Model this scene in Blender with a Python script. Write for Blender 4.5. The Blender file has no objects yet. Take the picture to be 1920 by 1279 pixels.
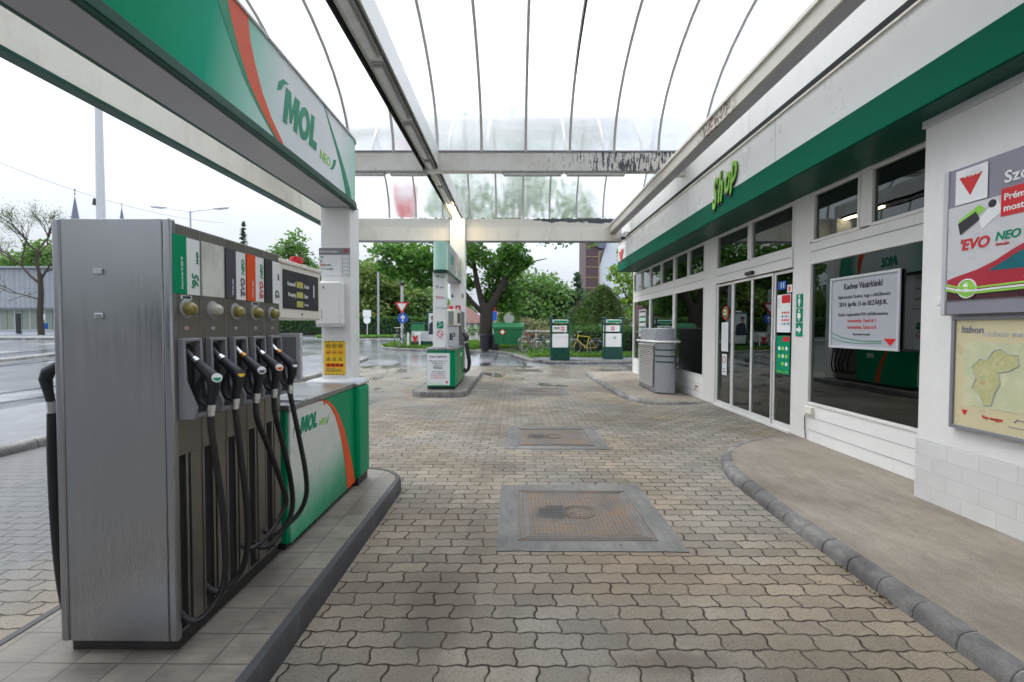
import bpy, bmesh, math, random
import numpy as np
from mathutils import Vector, Matrix
random.seed(7); RNG = np.random.default_rng(7)
SC = bpy.context.scene; COL = SC.collection
rad = math.radians; PI = math.pi

# ------------------------------------------------------------------ camera, sky, sun, exposure
def setup_view():
    yaw, pit, rol, F = rad(0.3463), rad(-1.6077), rad(0.166), 860.3
    f = Vector((-math.sin(yaw)*math.cos(pit), math.cos(yaw)*math.cos(pit), math.sin(pit)))
    r = Vector((math.cos(yaw), math.sin(yaw), 0)); u = r.cross(f)
    c, s = math.cos(rol), math.sin(rol)
    r, u = c*r+s*u, -s*r+c*u
    cam = bpy.data.cameras.new('camera'); cam.sensor_width = 36; cam.lens = F/1920*36
    cam.clip_start = .05; cam.clip_end = 4000
    cam.dof.use_dof = True; cam.dof.focus_distance = 4.2; cam.dof.aperture_fstop = 2.6
    o = bpy.data.objects.new('camera', cam); COL.objects.link(o)
    m = Matrix((r, u, -f)).transposed().to_4x4(); m.translation = (0, 0, 1.6)
    o.matrix_world = m; SC.camera = o
    w = bpy.data.worlds.new('World'); SC.world = w; w.use_nodes = True
    nt = w.node_tree; nt.nodes.clear()
    out = nt.nodes.new('ShaderNodeOutputWorld'); bg = nt.nodes.new('ShaderNodeBackground')
    sky = nt.nodes.new('ShaderNodeTexSky'); sky.sky_type = 'NISHITA'; sky.sun_disc = False
    sky.sun_elevation = rad(58); sky.sun_rotation = rad(-60); sky.air_density = 1.0; sky.dust_density = 4.0
    hsv = nt.nodes.new('ShaderNodeHueSaturation'); hsv.inputs['Saturation'].default_value = .12
    # thin overcast: a little broad structure in the cloud layer
    tc = nt.nodes.new('ShaderNodeTexCoord'); mp = nt.nodes.new('ShaderNodeMapping'); mp.inputs['Scale'].default_value = (1, 1, 2.6)
    nz = nt.nodes.new('ShaderNodeTexNoise'); nz.inputs['Scale'].default_value = 1.6; nz.inputs['Detail'].default_value = 5
    mr = nt.nodes.new('ShaderNodeMapRange'); mr.inputs[1].default_value = .3; mr.inputs[2].default_value = .7
    mr.inputs[3].default_value = .80; mr.inputs[4].default_value = 1.16
    mx = nt.nodes.new('ShaderNodeMix'); mx.data_type = 'RGBA'; mx.blend_type = 'MIX'; mx.inputs[0].default_value = .8
    mx.inputs[7].default_value = (8.1, 8.75, 9.7, 1)            # the even grey-white of the cloud layer, in the sky's own units
    ml = nt.nodes.new('ShaderNodeVectorMath'); ml.operation = 'SCALE'
    L = nt.links.new
    L(sky.outputs[0], hsv.inputs['Color']); L(hsv.outputs[0], mx.inputs[6])
    L(tc.outputs['Generated'], mp.inputs[0]); L(mp.outputs[0], nz.inputs['Vector']); L(nz.outputs[0], mr.inputs[0])
    # CIE overcast sky: three times brighter overhead than at the horizon
    sx = nt.nodes.new('ShaderNodeSeparateXYZ'); L(tc.outputs['Generated'], sx.inputs[0])
    ov = nt.nodes.new('ShaderNodeMapRange'); ov.inputs[1].default_value = 0; ov.inputs[2].default_value = 1; ov.inputs[3].default_value = .36; ov.inputs[4].default_value = 1.75
    pw = nt.nodes.new('ShaderNodeMath'); pw.operation = 'POWER'; pw.use_clamp = True; pw.inputs[1].default_value = 1.5; L(sx.outputs[2], pw.inputs[0]); L(pw.outputs[0], ov.inputs[0])
    mm_ = nt.nodes.new('ShaderNodeMath'); mm_.operation = 'MULTIPLY'; L(ov.outputs[0], mm_.inputs[0]); L(mr.outputs[0], mm_.inputs[1])
    L(mx.outputs[2], ml.inputs[0]); L(mm_.outputs[0], ml.inputs['Scale']); L(ml.outputs[0], bg.inputs[0])
    bg.inputs[1].default_value = .12; L(bg.outputs[0], out.inputs[0])
    sun = bpy.data.lights.new('sun', 'SUN'); sun.energy = .9; sun.angle = rad(25); sun.color = (1, .96, .9)
    so = bpy.data.objects.new('sun', sun); COL.objects.link(so)
    el, az = rad(58), rad(-60)
    d = Vector((math.sin(az)*math.cos(el), math.cos(az)*math.cos(el), math.sin(el)))
    so.rotation_euler = d.to_track_quat('Z', 'Y').to_euler(); so.location = (-20, 20, 40)
    vs = SC.view_settings; vs.view_transform = 'Standard'; vs.look = 'None'; vs.gamma = 1; vs.exposure = 1.1
    cy = SC.cycles; cy.use_denoising = True; cy.max_bounces = 9; cy.transparent_max_bounces = 12
    cy.diffuse_bounces = 5; cy.glossy_bounces = 4; cy.transmission_bounces = 6; cy.sample_clamp_indirect = 6
    try: cy.denoiser = 'OPENIMAGEDENOISE'
    except Exception: pass
setup_view()

# ------------------------------------------------------------------ node helpers
class NT:
    def __init__(s, name):
        s.m = bpy.data.materials.new(name); s.m.use_nodes = True; s.t = s.m.node_tree; s.t.nodes.clear()
        s.out = s.t.nodes.new('ShaderNodeOutputMaterial')
    def n(s, typ, props=None, **ins):
        nd = s.t.nodes.new('ShaderNode'+typ)
        for k, v in (props or {}).items(): setattr(nd, k, v)
        for k, v in ins.items():
            key = int(k[1:]) if k[0] == 'i' and k[1:].isdigit() else k.replace('_', ' ')
            s.put(nd.inputs[key], v)
        return nd
    def put(s, sock, v):
        if isinstance(v, bpy.types.NodeSocket): s.t.links.new(v, sock)
        elif isinstance(v, bpy.types.Node): s.t.links.new(v.outputs[0], sock)
        else:
            if isinstance(v, (tuple, list)) and len(v) == 3 and sock.type == 'RGBA': v = (*v, 1)
            sock.default_value = v
    def m_(s, op, a, b=0., c=0., clamp=False): return s.n('Math', dict(operation=op, use_clamp=clamp), i0=a, i1=b, i2=c).outputs[0]
    def mix(s, f, a, b, blend='MIX'):
        nd = s.t.nodes.new('ShaderNodeMix'); nd.data_type = 'RGBA'; nd.blend_type = blend
        s.put(nd.inputs[0], f); s.put(nd.inputs[6], a); s.put(nd.inputs[7], b); return nd.outputs[2]
    def rng(s, v, a, b, c=0., d=1., smooth=True):
        return s.n('MapRange', dict(interpolation_type='SMOOTHSTEP' if smooth else 'LINEAR'), i0=v, i1=a, i2=b, i3=c, i4=d).outputs[0]
    def pos(s): return s.n('NewGeometry').outputs['Position']
    def xyz(s, v=None):
        sp = s.n('SeparateXYZ', i0=v if v is not None else s.pos()); return sp.outputs[0], sp.outputs[1], sp.outputs[2]
    def vec(s, x, y, z): return s.n('CombineXYZ', i0=x, i1=y, i2=z).outputs[0]
    def scale(s, v, sc): return s.n('Mapping', None, Vector=v, Scale=sc).outputs[0]
    def noise(s, v, sc, det=4, rough=.55): return s.n('TexNoise', None, Vector=v, Scale=sc, Detail=det, Roughness=rough).outputs[0]
    def ramp(s, f, stops):
        nd = s.n('ValToRGB', None, Fac=f); cr = nd.color_ramp
        while len(cr.elements) < len(stops): cr.elements.new(.5)
        for e, (p, c) in zip(cr.elements, stops): e.position = p; e.color = (*c, 1)
        return nd.outputs[0]
    def bump(s, h, st=.3, dist=.01): return s.n('Bump', None, Strength=st, Distance=dist, Height=h).outputs[0]
    def pbr(s, **k):
        p = s.n('BsdfPrincipled', None, **k); s.t.links.new(p.outputs[0], s.out.inputs[0]); return p
    def surf(s, sh): s.put(s.out.inputs[0], sh)

def pm(name, col, rough=.5, metal=0., var=.10, sc=6., bump=0., bsc=80., dirt=0., dcol=(.10, .085, .06), coat=0., spec=.5):
    t = NT(name); p = t.pos()
    n1 = t.noise(p, sc); n2 = t.noise(p, sc*9, 3)
    k = t.m_('ADD', t.m_('MULTIPLY', t.m_('SUBTRACT', n1, .5), var*2), t.m_('MULTIPLY', t.m_('SUBTRACT', n2, .5), var))
    c = t.mix(1., col, t.vec(t.m_('ADD', k, 1.), t.m_('ADD', k, 1.), t.m_('ADD', k, 1.)), 'MULTIPLY')
    if dirt: c = t.mix(t.rng(t.noise(t.scale(p, (1, 1, .35)), 3.2, 7, .65), .5, .78, 0, dirt), c, dcol)
    kw = dict(Base_Color=c, Metallic=metal, Roughness=t.m_('ADD', rough, t.m_('MULTIPLY', t.m_('SUBTRACT', n1, .5), .22), clamp=True))
    if coat: kw['Coat_Weight'] = coat
    kw['Specular_IOR_Level'] = spec
    if bump: kw['Normal'] = t.bump(t.noise(p, bsc, 4), bump, .004)
    t.pbr(**kw); return t.m

M = {}
W = (.78, .78, .77)
M['white'] = pm('white_paint', (.80, .79, .77), .38, var=.05, sc=3, dirt=.12)
M['white2'] = pm('white_enamel', (.82, .815, .80), .3, var=.03, sc=2, dirt=.03)
M['cream'] = pm('cream_metal', (.76, .725, .64), .45, var=.07, sc=2.5, dirt=.3, dcol=(.28, .2, .11))
M['frame'] = pm('window_frame_aluminium', (.72, .70, .675), .42, var=.05, sc=2, dirt=.10)
M['graymetal'] = pm('grey_metal', (.34, .34, .36), .45, .4, var=.06)
M['cabgray'] = pm('cabinet_grey', (.30, .31, .33), .4, var=.06)
M['ribgray'] = pm('rib_grey', (.52, .50, .48), .5, var=.1)
M['ikerb'] = pm('island_kerb_dark', (.05, .05, .053), .6, var=.5, sc=9, dirt=.6, dcol=(.17, .16, .15), bump=.5, bsc=60)
M['mortar'] = pm('pale_mortar', (.34, .33, .31), .85, var=.2, sc=30, bump=.4)
M['dimmedpaper'] = pm('glass_dimmed_paper', (.40, .41, .45), .5, var=.04)  # white paper coloured grey, as dimmed behind reflecting window glass
M['ledge'] = pm('ochre_ledge', (.30, .20, .10), .6)
M['slatgrey'] = pm('slat_warm_grey', (.40, .38, .35), .4, .3, var=.08)
M['lgray'] = pm('light_grey_paint', (.52, .53, .55), .4, var=.05)
M['mgray'] = pm('mid_grey_paint', (.22, .22, .24), .4, var=.06)
M['soffit'] = pm('soffit_grey', (.36, .36, .385), .5, var=.08)
M['black'] = pm('black_rubber', (.012, .012, .013), .45, var=.2, sc=20, bump=.15)
M['blackp'] = pm('black_plastic', (.013, .014, .018), .45, var=.2, sc=20, bump=.1, bsc=300)
M['gap_shade'] = pm('recess_shade_black', (.008, .008, .008), .8)  # flat black put in for the shade inside slots, gaps and hedge cores
M['dkgreen'] = pm('dark_green_trim', (.0, .06, .035), .4, var=.1, spec=.2)
M['green'] = pm('green_lacquer', (.0, .27, .115), .38, var=.08, sc=3, dirt=.10, dcol=(.02, .12, .06), spec=.12)
M['fgreen'] = pm('fascia_green', (.0, .125, .068), .45, var=.06, sc=2, dirt=.05, dcol=(.03, .13, .08), spec=.06)
M['teal'] = pm('print_green', (.0, .26, .13), .4, var=.03, spec=.2)
M['pgreen'] = pm('pale_green_enamel', (.40, .68, .55), .3, var=.03)
M['lime'] = pm('lime_print', (.28, .62, .07), .4, var=.03)
M['orange'] = pm('orange_print', (.74, .085, .012), .4, var=.04, dirt=.05, spec=.2)
M['red'] = pm('red_print', (.60, .015, .02), .35, var=.04)
M['ink'] = pm('dark_ink', (.02, .02, .025), .5)
M['dgray'] = pm('dark_grey_print', (.06, .06, .075), .4)
M['yellow'] = pm('yellow_print', (.85, .52, .015), .4, var=.04)
M['blue'] = pm('blue_print', (.02, .10, .45), .35)
M['paper'] = pm('white_paper', (.78, .79, .80), .5, var=.03, sc=3)
M['wornlabel'] = pm('worn_white_label', (.66, .66, .62), .45, var=.08, sc=14, dirt=.75, dcol=(.27, .24, .17))
M['plinth'] = pm('black_plinth', (.014, .014, .016), .5, dirt=.3)
M['chrome'] = pm('worn_chrome', (.62, .62, .63), .25, 1., var=.1, sc=40)
M['brass'] = pm('worn_brass', (.45, .22, .06), .35, 1., var=.15, sc=40)
M['stem'] = pm('bark_brown', (.05, .038, .028), .9, var=.3, sc=10, bump=.6, bsc=24)
M['bark'] = pm('dark_bark', (.045, .036, .029), .92, var=.35, sc=8, bump=.9, bsc=18)
M['dumpgreen'] = pm('container_green', (.012, .16, .055), .42, var=.1, sc=5, dirt=.2)
M['kgreen'] = pm('kiosk_dark_green', (.002, .055, .038), .3, var=.1)
M['bindark'] = pm('bin_dark_blue', (.014, .016, .024), .5, var=.15)
M['plaster'] = pm('white_plaster', (.77, .755, .74), .75, var=.06, sc=2.5, bump=.5, bsc=70, dirt=.10)
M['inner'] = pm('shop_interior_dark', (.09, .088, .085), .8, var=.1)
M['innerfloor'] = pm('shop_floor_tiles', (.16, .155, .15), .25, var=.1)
M['spire'] = pm('slate_spire', (.13, .15, .20), .7, var=.15, sc=1)
M['roofred'] = pm('red_roof_tiles', (.13, .055, .048), .8, var=.2, sc=1.2, bump=.4, bsc=9)
M['housewall'] = pm('house_wall', (.62, .58, .50), .8, var=.06, sc=.6)
M['hallwin'] = pm('hall_window_glass', (.22, .26, .22), .15, var=.2, sc=.4)
M['zinc'] = pm('galvanised_steel', (.40, .42, .44), .4, .6, var=.1)
M['tyre'] = pm('bicycle_tyre', (.02, .02, .02), .7)
M['rim'] = pm('bicycle_rim', (.33, .34, .35), .35, .7)
M['yelbike'] = pm('yellow_frame_paint', (.62, .45, .03), .3)
M['redbike'] = pm('red_frame_paint', (.30, .03, .03), .35)
M['blkbike'] = pm('black_frame_paint', (.02, .02, .025), .35)
M['amber'] = pm('amber_sight_glass', (.23, .20, .045), .12, var=.3, sc=30, coat=.6)
M['cloud'] = pm('milky_sight_glass', (.42, .40, .33), .15, var=.2, sc=30, coat=.6)
M['lcd'] = pm('lcd_yellow_green', (.52, .50, .10), .3)
M['skin'] = pm('poster_skin_tone', (.45, .26, .19), .5)
M['suit'] = pm('poster_dark_suit', (.03, .035, .06), .5)
M['pavilionwhite'] = pm('white_panel_building', (.62, .65, .70), .55, var=.06, sc=.3)

def emat(name, col, st):
    t = NT(name); t.surf(t.n('Emission', None, Color=col, Strength=st)); return t.m
M['lamp'] = emat('lit_fluorescent_tube', (1., .80, .50), 14.)
M['tube_off'] = pm('unlit_fluorescent_cover', (.62, .62, .60), .25, var=.08, dirt=.25)
M['litsign'] = emat('lit_display_shelf', (1., .62, .16), 1.1)

def brushed(name, col, rough=.3, vert=True):
    t = NT(name); p = t.pos()
    s = t.noise(t.scale(p, (260, 260, 2.2) if vert else (2, 2, 240)), 1., 4, .6)
    b = t.noise(p, 1.7, 5); fine = t.noise(t.scale(p, (30, 30, 1.2)), 1., 3)
    k = t.m_('ADD', t.rng(s, .3, .7, .965, 1.03), t.m_('MULTIPLY', t.m_('SUBTRACT', fine, .5), .05))
    c = t.mix(1., col, t.vec(k, k, k), 'MULTIPLY')
    x, y, z = t.xyz(p)
    grime = t.m_('MULTIPLY', t.rng(z, .1, .5, 1, 0), t.rng(b, .35, .7))
    c = t.mix(t.m_('MULTIPLY', grime, .5), c, (.10, .09, .08))
    t.pbr(Base_Color=c, Metallic=.92, Roughness=t.m_('ADD', t.rng(b, .3, .7, rough-.05, rough+.08), t.rng(s, .3, .7, 0, .08)),
          Normal=t.bump(s, .03, .001), Anisotropic=.4)
    return t.m
M['steel'] = brushed('brushed_stainless_steel', (.36, .362, .375), .27)
M['steel_front'] = brushed('brushed_steel_front', (.27, .255, .23), .33)

# ---- ground materials
def paver():
    t = NT('wavy_concrete_pavers'); p = t.pos(); x, y, z = t.xyz(p)
    A, B, Hh, L = .0052, .0085, .118, .236
    wob = t.m_('MULTIPLY', t.m_('SUBTRACT', t.noise(p, 2.3, 2), .5), .03)
    yy = t.m_('ADD', t.m_('ADD', y, wob), t.m_('MULTIPLY', t.m_('SINE', t.m_('MULTIPLY', x, 2*PI/.118)), A))
    r = t.m_('DIVIDE', yy, Hh); row = t.m_('FLOOR', r); fy = t.m_('SUBTRACT', r, row)
    odd = t.m_('MODULO', t.m_('ADD', row, 1000.), 2.)
    xx = t.m_('ADD', t.m_('ADD', x, t.m_('MULTIPLY', odd, L/2)), t.m_('MULTIPLY', t.m_('SINE', t.m_('MULTIPLY', fy, 2*PI)), t.m_('MULTIPLY', t.m_('SUBTRACT', t.m_('MULTIPLY', odd, 2.), 1.), B)))
    xx = t.m_('ADD', xx, t.m_('MULTIPLY', t.m_('SUBTRACT', t.n('TexWhiteNoise', dict(noise_dimensions='1D'), W=row).outputs[0], .5), .016))
    c = t.m_('DIVIDE', xx, L); colm = t.m_('FLOOR', c); fx = t.m_('SUBTRACT', c, colm)
    dx = t.m_('MULTIPLY', t.m_('MINIMUM', fx, t.m_('SUBTRACT', 1., fx)), L)
    dy = t.m_('MULTIPLY', t.m_('MINIMUM', fy, t.m_('SUBTRACT', 1., fy)), Hh)
    d = t.m_('SUBTRACT', t.m_('MINIMUM', dx, dy), t.m_('MULTIPLY', t.m_('SUBTRACT', t.noise(p, 45, 3), .5), .005))
    jw = t.rng(t.noise(p, 3.1, 3), .3, .7, .0018, .0062)
    joint = t.n('MapRange', dict(interpolation_type='SMOOTHSTEP'), i0=d, i1=t.m_('SUBTRACT', jw, .0012), i2=t.m_('ADD', jw, .0012)).outputs[0]
    rnd = t.n('TexWhiteNoise', dict(noise_dimensions='3D'), Vector=t.vec(colm, row, 0.)).outputs[0]
    big = t.noise(p, .8, 5, .6); grain = t.noise(p, 190, 3, .7); spk = t.noise(p, 75, 4, .75)
    v = t.m_('MULTIPLY', t.rng(rnd, 0, 1, .80, 1.14, False), t.rng(big, .3, .72, .70, 1.12))
    v = t.m_('MULTIPLY', v, t.rng(grain, .3, .7, .66, 1.28)); v = t.m_('MULTIPLY', v, t.rng(spk, .54, .68, 1., .55))
    col = t.mix(t.rng(t.noise(p, .6, 4), .35, .65), (.262, .214, .155), (.245, .225, .19))
    col = t.mix(1., col, t.vec(v, v, v), 'MULTIPLY')
    def spot(cx, cy, rx, ry, a, b):
        q = t.m_('ADD', t.m_('POWER', t.m_('DIVIDE', t.m_('SUBTRACT', x, cx), rx), 2.), t.m_('POWER', t.m_('DIVIDE', t.m_('SUBTRACT', y, cy), ry), 2.))
        return t.rng(t.m_('ADD', q, t.m_('MULTIPLY', t.m_('SUBTRACT', t.noise(p, 7, 5), .5), 1.6)), a, b, 1, 0)
    oil = t.m_('MAXIMUM', t.m_('MAXIMUM', spot(-.42, 2.6, .20, .42, .1, 1.5), spot(.75, 2.15, .3, .1, 0, 1.3)), t.m_('MULTIPLY', spot(-.55, 5.3, .8, .2, .0, 1.2), .5))
    col = t.mix(t.m_('MULTIPLY', oil, .72), col, (.10, .08, .06))
    drip = t.m_('MULTIPLY', t.rng(t.noise(p, 13, 2), .68, .73), t.rng(t.noise(p, .9, 3), .45, .6)); col = t.mix(t.m_('MULTIPLY', drip, .55), col, (.06, .05, .04))
    lane = t.m_('MULTIPLY', t.rng(t.m_('ABSOLUTE', t.m_('SUBTRACT', x, -.35)), .15, .5, 1, 0), t.rng(t.noise(t.scale(p, (3, .5, 1)), 1.5, 5), .42, .62)); col = t.mix(t.m_('MULTIPLY', lane, .38), col, (.11, .09, .07))
    iron = t.m_('MULTIPLY', spot(.5, 3.0, 1.0, .45, .2, 1.5), .30)
    col = t.mix(iron, col, (.19, .13, .075))
    # rain: paving outside the roof and its far end is wet
    n = t.noise(p, .55, 5, .6)
    wl = t.rng(t.m_('ADD', x, t.m_('MULTIPLY', t.m_('SUBTRACT', n, .5), 2.)), -3.6, -2.5, 1, 0)
    wf = t.rng(t.m_('ADD', y, t.m_('MULTIPLY', t.m_('SUBTRACT', n, .5), 9.)), 10.5, 15.5)
    wet = t.m_('MAXIMUM', wl, wf)
    pud = t.m_('MULTIPLY', t.rng(t.noise(t.scale(p, (1, .55, 1)), .8, 4), .60, .63), t.rng(y, 9.8, 12.2))
    pud2 = t.m_('MULTIPLY', t.rng(t.noise(t.scale(p, (1, .6, 1)), .6, 4), .52, .58), wl)
    dry = spot(.62, 11.6, 1.1, 1.0, .8, 1.4); pud = t.m_('MULTIPLY', pud, t.m_('SUBTRACT', 1., dry))
    pud = t.m_('MAXIMUM', pud, t.m_('MULTIPLY', pud2, .85))
    col = t.mix(joint, t.mix(t.noise(p, 9, 3), (.018, .011, .007), (.055, .037, .024)), col)
    col = t.mix(t.m_('MULTIPLY', wet, t.rng(y, 8, 14, .88, .15)), col, (.052, .054, .06)); col = t.mix(t.m_('MULTIPLY', pud, .6), col, (.05, .055, .045))
    rough = t.mix(wet, (.85,)*3, t.mix(t.rng(y, 8, 14), (.42,)*3, (.27,)*3)); rough = t.mix(pud, rough, (.04,)*3)
    h = t.m_('ADD', t.rng(d, -.001, .009), t.m_('MULTIPLY', grain, .22)); h = t.m_('ADD', h, t.m_('MULTIPLY', rnd, .35))
    nb = t.n('Bump', None, Strength=t.m_('SUBTRACT', .9, t.m_('MULTIPLY', pud, .86)), Distance=.008, Height=h).outputs[0]
    t.pbr(Base_Color=col, Roughness=rough, Normal=nb); return t.m
M['paver'] = paver()

def asphalt():
    t = NT('wet_asphalt'); p = t.pos(); x, y, z = t.xyz(p)
    streak = t.noise(t.scale(p, (.75, .035, 1)), 1., 4, .6); cross = t.noise(t.scale(p, (.045, .6, 1)), 1., 4, .6)
    far = t.rng(y, 24, 30); st = t.m_('ADD', t.m_('MULTIPLY', streak, t.m_('SUBTRACT', 1., far)), t.m_('MULTIPLY', cross, far))
    pud = t.rng(st, .54, .62); blot = t.rng(t.noise(p, .35, 5), .45, .65)
    g = t.noise(p, 120, 3, .7)
    v = t.rng(g, .3, .7, .7, 1.3); col = t.mix(1., t.mix(blot, (.15, .155, .165), (.22, .225, .235)), t.vec(v, v, v), 'MULTIPLY')
    col = t.mix(pud, col, (.03, .033, .038))
    rough = t.mix(pud, t.mix(blot, (.16,)*3, (.26,)*3), (.08,)*3)
    nb = t.n('Bump', None, Strength=t.m_('SUBTRACT', .22, t.m_('MULTIPLY', pud, .18)), Distance=.003, Height=g).outputs[0]
    t.pbr(Base_Color=col, Roughness=rough, Normal=nb); return t.m
M['asphalt'] = asphalt()

def concrete(name, c1, c2, wear=.5, bs=.35):
    t = NT(name); p = t.pos()
    a = t.noise(p, 1.3, 6, .62); b = t.noise(t.scale(p, (3, 1, 1)), 4, 5, .7); g = t.noise(p, 160, 3, .7)
    col = t.mix(t.rng(a, .3, .7), c1, c2); big = t.noise(p, .7, 6, .7); v = t.m_('MULTIPLY', t.m_('MULTIPLY', t.rng(g, .3, .7, .78, 1.2), t.rng(b, .3, .75, 1.06, 1-.35*wear)), t.rng(big, .35, .7, 1.1, .72))
    col = t.mix(1., col, t.vec(v, v, v), 'MULTIPLY')
    chip = t.rng(t.noise(p, 22, 3), .68, .72); col = t.mix(t.m_('MULTIPLY', chip, .5), col, (.09, .08, .07))
    t.pbr(Base_Color=col, Roughness=t.rng(a, .3, .7, .62, .85), Normal=t.bump(t.m_('ADD', g, t.m_('MULTIPLY', b, 1.5)), bs, .006)); return t.m
M['slab'] = concrete('sandy_concrete_slab', (.21, .175, .135), (.28, .243, .198))
M['kerbstone'] = concrete('worn_dark_kerbstone', (.105, .10, .098), (.30, .288, .27), 1.3, .9)
M['collar'] = concrete('grey_concrete_collar', (.125, .123, .117), (.20, .192, .178), .9)
M['wetstrip'] = concrete('wet_pavement', (.12, .125, .135), (.17, .176, .188), .6)

def tilemat():
    t = NT('island_tiles'); p = t.pos(); x, y, z = t.xyz(p)
    def dist(v, o, w):
        f = t.m_('FRACT', t.m_('ADD', t.m_('DIVIDE', t.m_('SUBTRACT', v, o), w), 100.)); return t.m_('MULTIPLY', t.m_('MINIMUM', f, t.m_('SUBTRACT', 1., f)), w)
    d = t.m_('MINIMUM', dist(x, -1.325, .2), dist(y, 1.955, .2))
    g = t.rng(d, .0015, .0035)
    cell = t.vec(t.m_('FLOOR', t.m_('DIVIDE', t.m_('SUBTRACT', x, -1.325), .2)), t.m_('FLOOR', t.m_('DIVIDE', t.m_('SUBTRACT', y, 1.955), .2)), 0.)
    rnd = t.n('TexWhiteNoise', dict(noise_dimensions='3D'), Vector=cell).outputs[0]
    a = t.noise(p, 5, 6, .65); s = t.noise(t.scale(p, (4, 40, 1)), 1., 4)
    v = t.m_('MULTIPLY', t.rng(rnd, 0, 1, .85, 1.1), t.m_('MULTIPLY', t.rng(a, .3, .7, .68, 1.12), t.rng(s, .3, .7, .9, 1.08)))
    c = t.mix(1., (.215, .19, .158), t.vec(v, v, v), 'MULTIPLY'); c = t.mix(g, (.045, .04, .035), c)
    t.pbr(Base_Color=c, Roughness=t.rng(a, .3, .7, .35, .6), Normal=t.bump(t.m_('ADD', g, t.m_('MULTIPLY', s, .3)), .4, .003)); return t.m
M['tile'] = tilemat()

def walltile():
    t = NT('white_wall_tiles'); p = t.pos(); x, y, z = t.xyz(p)
    r = t.m_('DIVIDE', t.m_('SUBTRACT', z, .10), .13); row = t.m_('FLOOR', r); fz = t.m_('FRACT', r)
    c = t.m_('ADD', t.m_('DIVIDE', t.m_('ADD', y, x), .27), t.m_('MULTIPLY', t.m_('MODULO', row, 2.), .5)); fy = t.m_('FRACT', t.m_('ADD', c, 50.))
    d = t.m_('MINIMUM', t.m_('MULTIPLY', t.m_('MINIMUM', fz, t.m_('SUBTRACT', 1., fz)), .13), t.m_('MULTIPLY', t.m_('MINIMUM', fy, t.m_('SUBTRACT', 1., fy)), .27))
    g = t.rng(d, .001, .003)
    rnd = t.n('TexWhiteNoise', dict(noise_dimensions='3D'), Vector=t.vec(t.m_('FLOOR', c), row, 0.)).outputs[0]
    v = t.m_('MULTIPLY', t.rng(rnd, 0, 1, .96, 1.02), t.rng(t.noise(p, 4, 5), .3, .7, .95, 1.03))
    col = t.mix(1., (.66, .652, .638), t.vec(v, v, v), 'MULTIPLY'); col = t.mix(g, (.50, .49, .47), col)
    t.pbr(Base_Color=col, Roughness=.3, Normal=t.bump(g, .35, .003)); return t.m
M['walltile'] = walltile()

def peel():
    t = NT('cream_metal_peeling'); p = t.pos(); x, y, z = t.xyz(p)
    n = t.noise(t.scale(p, (17, 17, 3.2)), 1.5, 7, .74); b = t.noise(p, 1.1, 3)
    zone = t.m_('MULTIPLY', t.rng(x, -.4, 2.4), t.rng(b, .30, .55)); m = t.rng(t.m_('ADD', n, t.m_('MULTIPLY', zone, .17)), .655, .67)
    c = t.mix(m, t.mix(t.rng(t.noise(p, 2, 5), .4, .75), (.72, .70, .66), (.60, .56, .48)), (.055, .058, .07))
    t.pbr(Base_Color=c, Roughness=.5, Normal=t.bump(m, -.3, .003)); return t.m
M['peel'] = peel()
def peel2():
    t = NT('cream_metal_flaked'); p = t.pos(); x, y, z = t.xyz(p)
    n = t.noise(t.scale(p, (1.6, 1, 4)), 1.2, 6, .6); zone = t.m_('MULTIPLY', t.rng(x, .2, 1.1), t.rng(z, 4.66, 4.86))
    m = t.rng(t.m_('ADD', n, t.m_('MULTIPLY', zone, .34)), .70, .715)
    c = t.mix(m, (.69, .66, .59), (.07, .075, .085)); t.pbr(Base_Color=c, Roughness=.5); return t.m
M['peel2'] = peel2()
def rustedge():
    t = NT('cream_metal_rusty'); p = t.pos(); x, y, z = t.xyz(p)
    n = t.noise(t.scale(p, (2, 1.5, 2)), 2.2, 6, .65); q = t.rng(t.m_('ABSOLUTE', t.m_('SUBTRACT', y, 6.6)), .3, .75, 1, 0)
    m = t.m_('MAXIMUM', t.rng(n, .66, .8, 0, .6), t.m_('MULTIPLY', q, t.rng(t.noise(p, 16, 3), .45, .55)))
    t.pbr(Base_Color=t.mix(m, (.62, .585, .51), (.16, .10, .06)), Roughness=.5); return t.m
M['rusty'] = rustedge()

def lid():
    t = NT('rusty_cast_iron_lid'); p = t.n('TexCoord').outputs['Object']; x, y, z = t.xyz(p)
    u = t.m_('ADD', x, y); w = t.m_('SUBTRACT', x, y)
    pat = t.m_('MULTIPLY', t.m_('SINE', t.m_('MULTIPLY', u, 95.)), t.m_('SINE', t.m_('MULTIPLY', w, 95.)))
    pg = t.pos(); a = t.noise(pg, 3.2, 6, .65); b = t.noise(pg, 7, 5); s = t.noise(pg, 60, 3)
    c = t.ramp(a, [(.25, (.075, .066, .062)), (.45, (.13, .105, .085)), (.6, (.185, .138, .098)), (.74, (.24, .115, .045))])
    dk = t.m_('MULTIPLY', t.rng(t.m_('ADD', t.n('VectorMath', dict(operation='DISTANCE'), i0=p, i1=(-.22, .0, 0)).outputs['Value'], t.m_('MULTIPLY', t.m_('SUBTRACT', b, .5), .3)), .12, .2, 1, 0), 1.)
    c = t.mix(t.m_('MULTIPLY', dk, .85), c, (.035, .032, .033)); v = t.m_('MULTIPLY', t.rng(s, .3, .7, .75, 1.2), t.rng(pat, -.5, .5, .8, 1.12)); c = t.mix(1., c, t.vec(v, v, v), 'MULTIPLY')
    t.pbr(Base_Color=c, Metallic=.2, Roughness=t.rng(a, .3, .7, .45, .75), Normal=t.bump(pat, .35, .004)); return t.m
M['lid'] = lid()
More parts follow.
